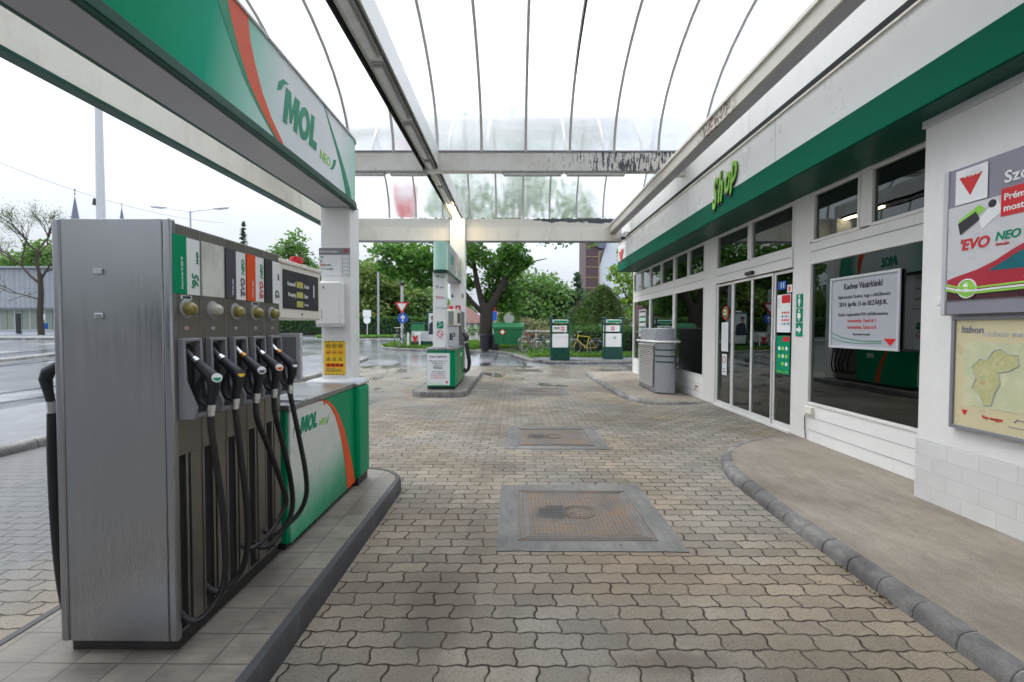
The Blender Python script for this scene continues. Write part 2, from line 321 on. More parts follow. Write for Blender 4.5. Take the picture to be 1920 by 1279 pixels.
M['iron'] = pm('cast_iron_rust', (.16, .13, .11), .5, .25, var=.3, sc=12, dirt=.8, dcol=(.30, .13, .04), bump=.3)

def glazing():
    t = NT('milky_polycarbonate'); p = t.pos()
    sm = t.noise(t.scale(p, (.9, 5, 5)), 1.6, 6, .6); st = t.noise(t.scale(p, (9, .6, .6)), 1.3, 5, .65)
    d = t.m_('ADD', t.rng(sm, .4, .75, .0, .16), t.rng(st, .5, .8, .0, .20)); dc = t.mix(d, (.97, .98, 1.), (.55, .56, .55))
    tr = t.n('BsdfTransparent', None, Color=dc); rf = t.n('BsdfRefraction', None, Color=dc, Roughness=.28, IOR=1.12)
    tl = t.n('BsdfTranslucent', None, Color=t.mix(d, (.86, .88, .89), (.5, .5, .48))); gl = t.n('BsdfGlossy', None, Color=(1., 1., 1.), Roughness=.25)
    a = t.n('MixShader', None, Fac=.86, i1=tr.outputs[0], i2=rf.outputs[0])
    b = t.n('MixShader', None, Fac=t.m_('ADD', .17, d), i1=a.outputs[0], i2=tl.outputs[0])
    fr = t.n('Fresnel', None, IOR=1.3); c = t.n('MixShader', None, Fac=t.m_('MULTIPLY', fr, .4), i1=b.outputs[0], i2=gl.outputs[0])
    t.surf(c); return t.m
M['glazing'] = glazing()
def glass(name, tint, refl=1.25, rough=0.):
    t = NT(name); fr = t.n('Fresnel', None, IOR=1.55); k = t.m_('MULTIPLY', fr, refl, clamp=True)
    tr = t.n('BsdfTransparent', None, Color=tint); gl = t.n('BsdfGlossy', None, Color=(.95, 1., .98), Roughness=rough, Normal=t.bump(t.noise(t.pos(), 1.3, 2), .02, .05))
    t.surf(t.n('MixShader', None, Fac=k, i1=tr.outputs[0], i2=gl.outputs[0])); return t.m
M['glass'] = glass('shop_window_glass', (.50, .55, .53), 1.6)
M['dispglass'] = glass('display_cover_glass', (.85, .87, .87), 1.)

def signprint():
    t = NT('sign_face_print'); x, y, z = t.xyz()
    u = t.m_('ADD', y, t.m_('MULTIPLY', t.m_('SUBTRACT', z, 3.05), .3)); v = t.m_('SUBTRACT', u, t.m_('MULTIPLY', t.m_('SUBTRACT', z, 3.05), .5))
    c = t.ramp(t.rng(v, .8, 4.6, 0, 1, False), [(0, (.0, .17, .07)), (.30, (.0, .29, .14)), (.40, (.0, .37, .22)), (.50, (.38, .68, .58)), (.585, (.72, .78, .79)), (.84, (.78, .80, .82)), (.95, (.42, .68, .58)), (1., (.36, .65, .54))])
    t.pbr(Base_Color=c, Roughness=.4, Specular_IOR_Level=.04); return t.m
M['signprint'] = signprint()
def signprint2():
    t = NT('second_sign_face_print'); x, y, z = t.xyz()
    c = t.ramp(t.rng(y, 11.0, 14.1, 0, 1, False), [(0, (.42, .70, .58)), (.2, (.68, .74, .75)), (.62, (.70, .74, .75)), (.72, (.0, .30, .17)), (1., (.0, .26, .12))])
    t.pbr(Base_Color=c, Roughness=.15, Coat_Weight=.4); return t.m
M['signprint2'] = signprint2()
def panelprint():
    t = NT('cabinet_panel_print'); p = t.pos(); x, y, z = t.xyz(p)
    n = t.noise(p, 5, 6, .65); n2 = t.noise(p, 14, 4)
    u = t.m_('ADD', t.m_('SUBTRACT', z, t.m_('MULTIPLY', t.m_('SUBTRACT', y, 3.0), .16)), t.m_('MULTIPLY', t.m_('SUBTRACT', n, .5), .22))
    c = t.ramp(u, [(.05, (.0, .20, .085)), (.18, (.01, .30, .14)), (.36, (.26, .48, .36)), (.54, (.58, .62, .57)), (.95, (.66, .67, .64))])
    c = t.mix(t.rng(n2, .5, .75, 0, .3), c, (.30, .36, .28)); t.pbr(Base_Color=c, Roughness=.38); return t.m
M['panelprint'] = panelprint()
def leafmat(name, c1, c2, c3):
    t = NT(name); r = t.n('NewGeometry').outputs['Random Per Island']
    c = t.ramp(r, [(0, c1), (.5, c2), (1, c3)])
    d = t.n('BsdfPrincipled', None, Base_Color=c, Roughness=.55); tl = t.n('BsdfTranslucent', None, Color=t.mix(.5, c, (.16, .30, .02)))
    t.surf(t.n('MixShader', None, Fac=.35, i1=d.outputs[0], i2=tl.outputs[0])); return t.m
M['leaf_chestnut'] = leafmat('chestnut_leaves', (0.0341, 0.109, 0.0186), (0.0697, 0.194, 0.0279), (0.132, 0.31, 0.0388))
M['leaf_mid'] = leafmat('mid_green_leaves', (0.062, 0.132, 0.0388), (0.101, 0.209, 0.0543), (0.171, 0.295, 0.0775))
M['leaf_olive'] = leafmat('olive_green_leaves', (0.0697, 0.116, 0.031), (0.139, 0.194, 0.0465), (0.232, 0.279, 0.0697))
M['leaf_dark'] = leafmat('dark_hedge_leaves', (0.0186, 0.0697, 0.0186), (0.0388, 0.124, 0.0248), (0.0775, 0.186, 0.031))
M['leaf_pine'] = leafmat('blue_green_needles', (0.0232, 0.062, 0.0465), (0.0388, 0.093, 0.0697), (0.062, 0.124, 0.093))
M['leaf_cedar'] = leafmat('drooping_cedar_needles', (.028, .075, .018), (.06, .125, .026), (.13, .20, .05))
M['leaf_yellow'] = leafmat('yellow_green_leaves', (0.139, 0.264, 0.031), (0.248, 0.434, 0.0543), (0.372, 0.558, 0.0775))
M['leaf_bare'] = leafmat('young_sparse_leaves', (0.0775, 0.109, 0.031), (0.109, 0.155, 0.0465), (0.155, 0.202, 0.062))
M['leaf_flower'] = leafmat('pale_blossom', (0.186, 0.155, 0.0775), (0.542, 0.419, 0.31), (0.248, 0.279, 0.093))
M['grass'] = leafmat('grass_blades', (0.062, 0.171, 0.0232), (0.109, 0.264, 0.031), (0.202, 0.372, 0.0465))
M['soil'] = concrete('grassy_soil', (0.0543, 0.093, 0.0232), (0.093, 0.139, 0.031), .8, .8)

def corr():
    t = NT('blue_corrugated_cladding'); x, y, z = t.xyz()
    w = t.m_('SINE', t.m_('MULTIPLY', x, 12.)); pn = t.m_('FRACT', t.m_('DIVIDE', t.m_('ADD', x, 100.), 4.3)); pz = t.m_('FRACT', t.m_('DIVIDE', t.m_('SUBTRACT', z, 3.6), 2.0))
    ln = t.m_('MAXIMUM', t.rng(pn, .0, .025, 1, 0), t.rng(pz, 0, .03, 1, 0))
    c = t.mix(t.rng(w, -1, 1), (.29, .315, .35), (.35, .375, .41)); c = t.mix(t.m_('MULTIPLY', ln, .6), c, (.08, .11, .16))
    t.pbr(Base_Color=c, Roughness=.5, Normal=t.bump(w, .3, .03)); return t.m
M['corr'] = corr()
def brownpanel():
    t = NT('brown_cladding'); x, y, z = t.xyz(); w = t.m_('FRACT', t.m_('MULTIPLY', t.m_('ADD', x, 50.), 2.2))
    c = t.mix(t.rng(w, 0, .1, 1, 0), (.085, .05, .055), (.04, .025, .03)); t.pbr(Base_Color=c, Roughness=.6); return t.m
M['brown'] = brownpanel()
def mapprint():
    t = NT('map_print'); p = t.pos(); n = t.noise(p, 7, 6, .6); n2 = t.noise(p, 30, 4); v = t.n('TexVoronoi', dict(feature='DISTANCE_TO_EDGE'), Vector=p, Scale=16.).outputs[0]
    c = t.ramp(n, [(.3, (.55, .52, .26)), (.48, (.46, .48, .22)), (.6, (.58, .53, .30)), (.75, (.36, .44, .20))]); c = t.mix(t.rng(v, .0, .03, .5, 0), c, (.45, .22, .10))
    c = t.mix(t.rng(n2, .62, .7, 0, .4), c, (.20, .25, .22)); t.pbr(Base_Color=c, Roughness=.3); return t.m
M['map'] = mapprint()
def mapprint2():
    t = NT('map_background_print'); p = t.pos(); n = t.noise(p, 10, 5); c = t.mix(t.rng(n, .35, .65), (.52, .55, .34), (.62, .60, .40)); t.pbr(Base_Color=c, Roughness=.3); return t.m
M['mapbg'] = mapprint2()
M['mapcream'] = pm('poster_cream', (.62, .55, .34), .3, var=.04)
M['posterred'] = pm('poster_car_red', (.42, .012, .03), .25, var=.1, coat=.5)
M['posterdark'] = pm('poster_dark_maroon', (.06, .008, .012), .3, var=.2)
M['poster'] = pm('poster_pale_grey', (.58, .58, .60), .3, var=.06)
M['tealglass'] = pm('poster_car_glass', (.0, .13, .16), .25, var=.2)
M['ads'] = pm('sign_board_grey', (.25, .24, .29), .35, var=.04)

# ------------------------------------------------------------------ mesh helpers
OFF = {}
def g(y): return .045*min(max(y-15., 0.), 15.)
class MB:
    def __init__(s): s.v = []; s.f = []; s.mi = []
    def add(s, vs, fs, mi=0):
        b = len(s.v); s.v += [tuple(v) for v in vs]; s.f += [tuple(b+i for i in f) for f in fs]; s.mi += [mi]*len(fs); return s
    def box(s, x0, x1, y0, y1, z0, z1, mi=0):
        vs = [(x, y, z) for z in (z0, z1) for y in (y0, y1) for x in (x0, x1)]
        return s.add(vs, [(0, 2, 3, 1), (4, 5, 7, 6), (0, 1, 5, 4), (2, 6, 7, 3), (0, 4, 6, 2), (1, 3, 7, 5)], mi)
    def prism(s, pts, vec, mi=0):
        n = len(pts); v = Vector(vec); a = [Vector(p) for p in pts]
        return s.add(a+[p+v for p in a], [tuple(range(n))[::-1], tuple(range(n, 2*n))]+[(i, (i+1) % n, n+(i+1) % n, n+i) for i in range(n)], mi)
    def px(s, yz, x, th, mi=0): return s.prism([(x, a, b) for a, b in yz], (th, 0, 0), mi)      # plate in a plane x=const
    def py(s, xz, y, th, mi=0): return s.prism([(a, y, b) for a, b in xz], (0, th, 0), mi)
    def pz(s, xy, z, th, mi=0): return s.prism([(a, b, z) for a, b in xy], (0, 0, th), mi)
    def strip(s, la, lb, x, th, mi=0):                                                   # band between two y,z polylines in plane x=const
        n = len(la)
        for i in range(n-1): s.px([la[i], la[i+1], lb[i+1], lb[i]], x, th, mi)
        return s
    def tube(s, pts, r, n=8, mi=0, cap=True):
        pts = [Vector(p) for p in pts]; m = len(pts); rs = r if isinstance(r, (list, tuple)) else [r]*m
        vs = []; ref = None
        for i, p in enumerate(pts):
            d = (pts[min(i+1, m-1)]-pts[max(i-1, 0)]).normalized()
            if ref is None: ref = d.orthogonal().normalized()
            ref = (ref-d*ref.dot(d)); ref = ref.normalized() if ref.length > 1e-6 else d.orthogonal().normalized()
            b = d.cross(ref)
            vs += [p+(ref*math.cos(2*PI*k/n)+b*math.sin(2*PI*k/n))*rs[i] for k in range(n)]
        fs = [(i*n+k, i*n+(k+1) % n, (i+1)*n+(k+1) % n, (i+1)*n+k) for i in range(m-1) for k in range(n)]
        if cap: fs += [tuple(range(n))[::-1], tuple((m-1)*n+k for k in range(n))]
        return s.add(vs, fs, mi)
    def lathe(s, prof, c=(0, 0, 0), n=20, mi=0, ax='z'):
        vs = []
        for r, h in prof:
            for k in range(n):
                a = 2*PI*k/n; p = (r*math.cos(a), r*math.sin(a), h)
                if ax == 'x': p = (h, r*math.cos(a), r*math.sin(a))
                if ax == 'y': p = (r*math.cos(a), h, r*math.sin(a))
                vs.append((p[0]+c[0], p[1]+c[1], p[2]+c[2]))
        m = len(prof); fs = [(i*n+k, i*n+(k+1) % n, (i+1)*n+(k+1) % n, (i+1)*n+k) for i in range(m-1) for k in range(n)]
        return s.add(vs, fs+[tuple(range(n))[::-1], tuple((m-1)*n+k for k in range(n))], mi)
    def torus(s, c, R, r, ax='y', n=28, k=6, mi=0):
        pts = []
        for i in range(n+1):
            a = 2*PI*i/n; q = {'y': (R*math.cos(a), 0, R*math.sin(a)), 'z': (R*math.cos(a), R*math.sin(a), 0), 'x': (0, R*math.cos(a), R*math.sin(a))}[ax]
            pts.append((c[0]+q[0], c[1]+q[1], c[2]+q[2]))
        return s.tube(pts, r, k, mi, False)
    def text(s, txt, size, org, right, up, mi=0, shear=0., bold=0., ext=.0012, align='LEFT', wid=1., lift=.0015):
        cu = bpy.data.curves.new('t', 'FONT'); cu.body = txt; cu.size = size; cu.shear = shear; cu.offset = bold*size; cu.extrude = ext
        cu.resolution_u = 3; cu.align_x = align; cu.space_line = 1.
        o = bpy.data.objects.new('t', cu); me = bpy.data.meshes.new_from_object(o)
        r, u = Vector(right).normalized(), Vector(up).normalized(); nn = r.cross(u); og = Vector(org)+nn*lift
        s.add([og+r*v.co.x*wid+u*v.co.y+nn*v.co.z for v in me.vertices], [tuple(p.vertices) for p in me.polygons], mi)
        bpy.data.objects.remove(o); bpy.data.curves.remove(cu); bpy.data.meshes.remove(me); return s
    def build(s, name, mats, parent=None, bevel=0., smooth=True, recalc=True, seg=2):
        if not isinstance(mats, (list, tuple)): mats = [mats]
        off = OFF.get(parent.name, Vector()) if parent else Vector()
        me = bpy.data.meshes.new(name); me.from_pydata([Vector(v)-off for v in s.v], [], s.f)
        for m in mats: me.materials.append(M[m] if isinstance(m, str) else m)
        if len(mats) > 1: me.polygons.foreach_set('material_index', s.mi)
        if recalc:
            bm = bmesh.new(); bm.from_mesh(me); bmesh.ops.recalc_face_normals(bm, faces=bm.faces); bm.to_mesh(me); bm.free()
        if smooth: me.shade_smooth(); me.set_sharp_from_angle(angle=rad(32))
        o = bpy.data.objects.new(name, me); COL.objects.link(o)
        if parent: o.parent = parent; OFF[o.name] = off
        if bevel:
            b = o.modifiers.new('bevel', 'BEVEL'); b.width = bevel; b.segments = seg; b.limit_method = 'ANGLE'; b.angle_limit = rad(40)
        return o
def tag(o, label, cat=None, group=None):
    o['label'] = label
    if cat: o['category'] = cat
    if group: o['group'] = group
    return o
def struct(o): o['kind'] = 'structure'; return o
def thing(name, label, cat, loc=(0, 0, 0), group=None):
    o = bpy.data.objects.new(name, None); COL.objects.link(o); o.location = loc; o.empty_display_size = .2; OFF[o.name] = Vector(loc)
    return tag(o, label, cat, group)
def dup(root, loc, rotz=None, label=None):
    r = root.copy(); COL.objects.link(r); r.location = loc
    if rotz is not None: r.rotation_euler = (0, 0, rotz)
    if label: r['label'] = label
    for ch in list(root.children):
        c = ch.copy(); COL.objects.link(c); c.parent = r
        for gc in list(ch.children):
            d = gc.copy(); COL.objects.link(d); d.parent = c
    return r
def arc(cx, cy, r, a0, a1, n=8): return [(cx+r*math.cos(rad(a0+(a1-a0)*i/n)), cy+r*math.sin(rad(a0+(a1-a0)*i/n))) for i in range(n+1)]
def bez(p0, p1, p2, p3, n=14):
    p0, p1, p2, p3 = map(Vector, (p0, p1, p2, p3))
    return [p0*(1-t)**3+p1*3*t*(1-t)**2+p2*3*t*t*(1-t)+p3*t**3 for t in [i/n for i in range(n+1)]]
def smoothpath(pts, k=6):
    P = [Vector(p) for p in pts]; P = [P[0]*2-P[1]]+P+[P[-1]*2-P[-2]]; out = []
    for i in range(1, len(P)-2):
        a, b, c, d = P[i-1:i+3]
        for j in range(k):
            t = j/k; out.append(.5*((2*b)+(c-a)*t+(2*a-5*b+4*c-d)*t*t+(3*b-a-3*c+d)*t**3))
    return out+[P[-2]]
def block_word(m, size, org, right, up, mi=0, shear=.22, wid=1., lift=.0015, ext=.0015):
    """heavy slab letters M O L"""
    r, u = Vector(right).normalized(), Vector(up).normalized(); nn = r.cross(u); og = Vector(org)+nn*lift
    def pt(a, b): return og+r*((a*wid+b*shear)*size)+u*(b*size)
    M_ = [[(0, 0), (.30, 0), (.30, .70), (.02, 1), (0, 1)][0:0] or [(0, 0), (.27, 0), (.27, .62), (.27, 1), (0, 1)], [(.27, 1), (.27, .62), (.44, .12), (.56, .12), (.5, .48), (.36, 1)], [(.56, .12), (.73, .62), (.73, 1), (.64, 1), (.5, .48)], [(.73, 0), (1.0, 0), (1.0, 1), (.73, 1)]]
    for poly in M_: m.prism([pt(a, b) for a, b in poly], nn*ext, mi)
    n = 20; cx, cy = 1.47, .49
    for k in range(n):
        a0, a1 = 2*PI*k/n, 2*PI*(k+1)/n
        m.prism([pt(cx+.19*math.cos(a0), cy+.25*math.sin(a0)), pt(cx+.44*math.cos(a0), cy+.51*math.sin(a0)), pt(cx+.44*math.cos(a1), cy+.51*math.sin(a1)), pt(cx+.19*math.cos(a1), cy+.25*math.sin(a1))], nn*ext, mi)
    for poly in ([(1.95, 0), (2.23, 0), (2.23, 1), (1.95, 1)], [(2.23, 0), (2.58, 0), (2.58, .26), (2.23, .26)]): m.prism([pt(a, b) for a, b in poly], nn*ext, mi)
YR, YL, ZU = (0, 1, 0), (0, -1, 0), (0, 0, 1); XR = (1, 0, 0)

# ------------------------------------------------------------------ setting: ground, paving, road
def sheet(name, xs, ys, mat, dz, hf=None):
    vs = []; fs = []
    for y in ys:
        for x in xs: vs.append((x, y, g(y)+dz+(hf(x, y) if hf else 0)))
    n = len(xs); fs = [(j*n+i, j*n+i+1, (j+1)*n+i+1, (j+1)*n+i) for j in range(len(ys)-1) for i in range(n-1)]
    m = MB(); m.add(vs, fs); return struct(m.build(name, mat, recalc=False))
YS = [-60, -8, 0, 5, 10, 14, 15]+[16+i for i in range(15)]+[40, 60, 100, 200, 600, 2500]
sheet('road', [-900, -200, -60, -20, -9.3, 0, 20, 60, 200, 900], YS, 'asphalt', 0.)
def ramp(x, y):
    f = lambda v, a, b: max(0, min(1, (v-a)/(b-a)))
    return .088*f(x, 2.75, 3.95)*f(y, 4.5, 5.5)*(1-f(y, 10.5, 12))
xs = [-6.3, -4, -2, 0, 1, 2, 2.4]+[2.6+.1*i for i in range(15)]+[4.3]
sheet('paving', xs, [-30, -10, -4, 0, 3, 4, 4.5, 5, 5.5, 6, 7, 8, 9, 10, 10.5, 11, 12, 13, 15, 16, 17, 17.8], 'paver', .004, ramp)

def kerb_run(path, w, h, seg, z0=None, side=1, closed=False):
    """rounded kerb stones of length seg along a path of (x,y); w to the left of travel times side"""
    m = MB(); P = [Vector((a, b, 0)) for a, b in path]; cum = [0]
    for a, b in zip(P, P[1:]): cum.append(cum[-1]+(b-a).length)
    def at(s):
        for i in range(len(P)-1):
            if s <= cum[i+1] or i == len(P)-2:
                t = (s-cum[i])/max(1e-9, cum[i+1]-cum[i]); return P[i].lerp(P[i+1], t), (P[i+1]-P[i]).normalized()
    s = 0
    while s < cum[-1]-.02:
        e = min(s+seg, cum[-1]); k = max(3, int((e-s)/.06)) if seg > 20 else 3; rows = []; jz = random.uniform(-.003, .003); jn = random.uniform(-.003, .003)
        for i in range(k+1):
            q, d = at(s+.003+(e-s-.006)*i/k); nrm = Vector((-d.y, d.x, 0))*side; zz = g(q.y)
            prof = [(0, 0), (.004, h*.45), (.014, h*.72), (.036, h*.92), (.07, h), (w, h+.002), (w, 0)]
            rows.append([q+nrm*(a+jn)+Vector((0, 0, zz+b+(jz if b else 0))) for a, b in prof])
        vs = [v for r in rows for v in r]; n = 7
        fs = [(i*n+j, i*n+(j+1) % n, (i+1)*n+(j+1) % n, (i+1)*n+j) for i in range(k) for j in range(n)]+[tuple(range(n))[::-1], tuple(k*n+j for j in range(n))]
        m.add(vs, fs); s = e
    return m
def slab(path, h):
    m = MB(); m.add([(x, y, g(y)+h) for x, y in path], [tuple(range(len(path)))]); return m
def xy(p): return [(v.x, v.y) for v in p]
# near pavement in front of the shop window
def mortar_core(path, side):
    struct(kerb_run(path, .092, .0975, 40., side=side).build('kerb', 'mortar'))
k1 = xy(smoothpath([(2.22, -3, 0), (2.2, 1, 0), (2.2, 3.2, 0), (2.24, 4.4, 0), (2.32, 5.05, 0), (2.62, 5.72, 0), (3.2, 6.25, 0), (3.99, 6.55, 0)]))
struct(kerb_run(k1, .11, .1, .25, side=-1).build('kerb', 'kerbstone', smooth=True, bevel=.006))
def inset(path, w, side):
    P = [Vector((a, b)) for a, b in path]; out = []
    for i in range(len(P)): d = (P[min(i+1, len(P)-1)]-P[max(i-1, 0)]).normalized(); q = P[i]+Vector((-d.y, d.x))*side*w; out.append((q.x, q.y))
    return out
mortar_core(inset(k1, .009, -1), -1)
struct(slab(inset(k1, .098, -1)+[(4.0, 6.45), (4.0, -3)], .098).build('pavement', 'slab'))
k2 = xy(smoothpath([(4.05, 15.75, 0), (3.2, 15.8, 0), (2.46, 15.7, 0), (2.40, 15.2, 0), (2.41, 12, 0), (2.44, 10.7, 0), (2.58, 10.0, 0), (2.95, 9.5, 0), (3.5, 9.3, 0), (4.0, 9.28, 0)]))
struct(kerb_run(k2, .12, .1, .4, side=1).build('kerb', 'kerbstone', bevel=.006))
mortar_core(inset(k2, .009, 1), 1)
struct(slab(inset(k2, .098, 1), .099).build('pavement', 'slab'))
# strip between the forecourt and the road
kl = [(-6.3, -4), (-6.3, 19.4)]+arc(-6.8, 19.6, .5, 0, 120, 6)
struct(kerb_run(kl, .15, .12, 1.0, side=1).build('kerb', 'kerbstone', bevel=.006))
s3 = MB(); ysl = [-4, 5, 15, 16, 17, 18, 19, 20.1]
s3.add([(x, y, g(y)+.118) for y in ysl for x in (-9.2, -6.38 if True else 0)], [(2*i, 2*i+1, 2*i+3, 2*i+2) for i in range(len(ysl)-1)])
struct(s3.build('pavement', 'wetstrip'))
struct(kerb_run([(-9.2, 20.1), (-9.2, -4)], .14, .115, 1.0, side=1).build('kerb', 'kerbstone', bevel=.006))
# far road edges on the left
struct(kerb_run([(-21, -5), (-21, 24), (-30, 32), (-70, 36)], .3, .12, 1.5, side=1).build('kerb', 'kerbstone'))
m = MB(); m.add([(-90, 34, 0)]*0+[(-120, 36.5, g(40)+.1), (-30, 33.5, g(33)+.1), (-26, 46.8, g(46)+.1), (-120, 46.8, g(46)+.1)], [(0, 1, 2, 3)])
struct(m.build('pavement', 'wetstrip'))
# lawn island beyond the forecourt
kb = xy(smoothpath([(-7.6, 26.8, 0), (-7.5, 25.6, 0), (-6.9, 24.6, 0), (-4.6, 23.6, 0), (-2.3, 23.3, 0), (-1.0, 23.0, 0), (-.2, 21.6, 0), (.4, 19.9, 0), (.9, 18.95, 0), (1.6, 18.5, 0), (3.5, 18.6, 0), (5.4, 18.8, 0), (16, 19, 0)]))
struct(kerb_run(kb, .16, .12, .8, side=1).build('kerb', 'kerbstone', bevel=.01))
m = MB(); n = len(kb)
top = [(x, y+.1, g(y)+.11) for x, y in kb]; bot = [(x if i else x, 29.8, g(29.8)+.11) for i, (x, y) in enumerate(kb)]
m.add(top+bot, [(i, i+1, n+i+1, n+i) for i in range(n-1)]); struct(m.build('lawn', 'soil'))
m = MB(); m.add([(1.0, 18.72, g(18.72)+.122), (6.5, 18.95, g(18.95)+.122), (6.5, 19.75, g(19.75)+.124), (2.5, 19.9, g(19.9)+.124), (.75, 19.8, g(19.8)+.124)], [(0, 1, 2, 3, 4)])
struct(m.build('pavement', 'wetstrip'))

def leaves_obj(name, pts, size, mat, parent=None, flat=0., aspect=.6, jitter=.35):
    """many small leaf faces at the given points"""
    P = np.asarray(pts, dtype=np.float64); n = len(P); off = OFF.get(parent.name, Vector()) if parent else Vector()
    P = P-np.array(off)
    a = RNG.normal(size=(n, 3)); a[:, 2] *= (1-flat); a /= np.linalg.norm(a, axis=1)[:, None]+1e-9
    b = RNG.normal(size=(n, 3)); b -= (b*a).sum(1)[:, None]*a; b /= np.linalg.norm(b, axis=1)[:, None]+1e-9
    s = size*(1+RNG.uniform(-jitter, jitter, n)); a *= s[:, None]*.5; b *= (s*aspect)[:, None]*.5
    nn = np.cross(a, b); nn /= np.linalg.norm(nn, axis=1)[:, None]+1e-9; nn *= (s*.12)[:, None]
    V = np.empty((n, 6, 3)); V[:, 0] = P-a; V[:, 1] = P-b*.8+nn-a*.2; V[:, 2] = P+a*.45-b*.7+nn*.6; V[:, 3] = P+a; V[:, 4] = P+a*.45+b*.7+nn*.6; V[:, 5] = P+b*.8+nn-a*.2
    me = bpy.data.meshes.new(name); me.vertices.add(n*6); me.vertices.foreach_set('co', V.reshape(-1))
    idx = np.arange(n)[:, None]*6+np.array([0, 1, 2, 3, 0, 3, 4, 5])[None]
    me.loops.add(n*8); me.loops.foreach_set('vertex_index', idx.reshape(-1).astype(np.int32))
    me.polygons.add(n*2); me.polygons.foreach_set('loop_start', (np.arange(n*2)*4).astype(np.int32))
    me.update(calc_edges=True); me.validate(); me.materials.append(M[mat])
    o = bpy.data.objects.new(name, me); COL.objects.link(o)
    if parent: o.parent = parent
    return o
def blob(cx, cy, cz, rx, ry, rz, n, shell=.5):
    d = RNG.normal(size=(n, 3)); d /= np.linalg.norm(d, axis=1)[:, None]
    r = (shell+(1-shell)*RNG.uniform(size=n)**.7+np.abs(RNG.normal(size=n))*.16)[:, None]
    return np.array([cx, cy, cz])+d*r*np.array([rx, ry, rz])
def crown_pts(c, R, k, per, sub=.34, squash=1., low=-.9, clumpshell=.2):
    """clumps scattered through an ellipsoid, so that gaps show between them"""
    out = []; R = np.array(R)
    for _ in range(k):
        while True:
            d = RNG.normal(size=3); d /= np.linalg.norm(d); 
            if d[2] > low: break
        q = np.array(c)+d*R*RNG.uniform(.45, 1.0); s = R.min()*sub*RNG.uniform(.6, 1.3)
        out.append(blob(*q, s*1.15, s*1.15, s*.8*squash, int(per*RNG.uniform(.6, 1.3)), clumpshell))
    return np.concatenate(out)

# grass on the lawn
pts = []
kx = np.array([p[0] for p in kb]); ky = np.array([p[1] for p in kb])
for _ in range(26000):
    x = RNG.uniform(-7.3, 7.5); y0 = np.interp(x, kx, ky)+.25
    y = y0+abs(RNG.normal())*2.2 if RNG.uniform() < .7 else RNG.uniform(y0, 29.5)
    if y > 29.5 or (.75 < x < 6.5 and y < 20.0) or (-2.0 < x < .62 and y < 24.3): continue
    pts.append((x, y, g(y)+.14+RNG.uniform(0, .07)))
o = leaves_obj('grass', pts, .17, 'grass', None, -.8, .22); o['kind'] = 'stuff'; o['label'] = 'short green grass on the lawn island beyond the forecourt'

# ------------------------------------------------------------------ pump islands
def island(y0, y1, label):
    X0, X1, r = -2.42, -1.1, .42; zb = g((y0+y1)/2)
    out = arc(X1-r, y0+r, r, -90, 0)+arc(X1-r, y1-r, r, 0, 90)+arc(X0+r, y1-r, r, 90, 180)+arc(X0+r, y0+r, r, 180, 270)
    e = .055; r2 = r-e
    inn = arc(X1-e-r2, y0+e+r2, r2, -90, 0)+arc(X1-e-r2, y1-e-r2, r2, 0, 90)+arc(X0+e+r2, y1-e-r2, r2, 90, 180)+arc(X0+e+r2, y0+e+r2, r2, 180, 270)
    t = thing('pump_island', label, 'island', (-1.76, (y0+y1)/2, 0))
    m = MB(); n = len(out)
    prof = [(out, -.01), (out, .105), ([(a*.75+b*.25, c*.75+d*.25) for (a, c), (b, d) in zip(out, inn)], .132), (inn, .134), (inn, .05)]
    m.add([(x, y, z) for ring, z in prof for x, y in ring], [(k*n+i, k*n+(i+1) % n, (k+1)*n+(i+1) % n, (k+1)*n+i) for k in range(4) for i in range(n)])
    m.build('kerb_edge', 'ikerb' if y0 < 5 else 'kerbstone', t)
    m = MB(); m.pz(inn, .06, .07); m.build('tile_top', 'tile', t); return t
isl = island(.35, 4.78, 'tiled pump island with dark kerb under the large near steel pump')
m = MB(); m.box(-2.0, -1.62, 1.2, 1.78, .131, .136)
for i in range(12):
    for j in range(8): m.box(-1.985+.03*i+.008*(j % 2), -1.970+.03*i+.008*(j % 2), 1.22+.07*j, 1.235+.07*j, .136, .139)
m.build('floor_plate', 'mgray', isl)
island(10.45, 16.1, 'tiled pump island with grey kerb under the second, farther pump')

# ------------------------------------------------------------------ big near dispenser
D = thing('fuel_dispenser', 'large brushed steel fuel dispenser with five black nozzles on the near island', 'fuel pump', (-1.76, 2.48, .13))
m = MB(); m.box(-2.0, -1.522, 2.02, 2.93, .20, 2.06); m.build('cabinet', 'steel_front', D)
m = MB(); m.box(-2.01, -1.53, 2.04, 2.92, .131, .20); m.build('plinth', 'plinth', D)
m = MB(); m.box(-1.985, -1.540, 2.002, 2.02, .195, 2.072); m.build('end_panel', 'steel', D, .004)
m = MB(); m.box(-2.022, -1.986, 1.998, 2.05, .195, 2.072); m.build('corner_post', 'steel', D, .008)
m = MB(); m.box(-1.537, -1.498, 1.998, 2.03, .195, 2.074); m.build('corner_post', 'steel', D, .008)
m = MB(); m.box(-2.03, -1.53, 2.03, 2.95, 2.06, 2.070); m.build('top_cover', 'steel', D, .003)
m = MB(); m.box(-1.84, -1.80, 1.994, 2.002, 1.83, 1.855); m.build('fixing_tab', 'lgray', D, .003)
m = MB(); m.box(-1.84, -1.80, 1.994, 2.002, 1.635, 1.66); m.build('fixing_tab', 'chrome', D, .003)
YC = [2.0+.0915+.185*i for i in range(5)]; COLW = .185
plates = [('green', 'paper'), ('wornlabel', None), ('dgray', 'paper'), ('orange', 'paper'), ('ink', 'paper')]
ptxt = [("'95", 'teal', 'benzin', 'Ólommentes 95 ESZ 95'), None, ("'EVO", 'dgray', 'NEO', 'Prémium dízel'), ("'EVO", 'red', 'NEO', 'Prémium benzin'), ("'D", 'ink', 'dízel', '')]
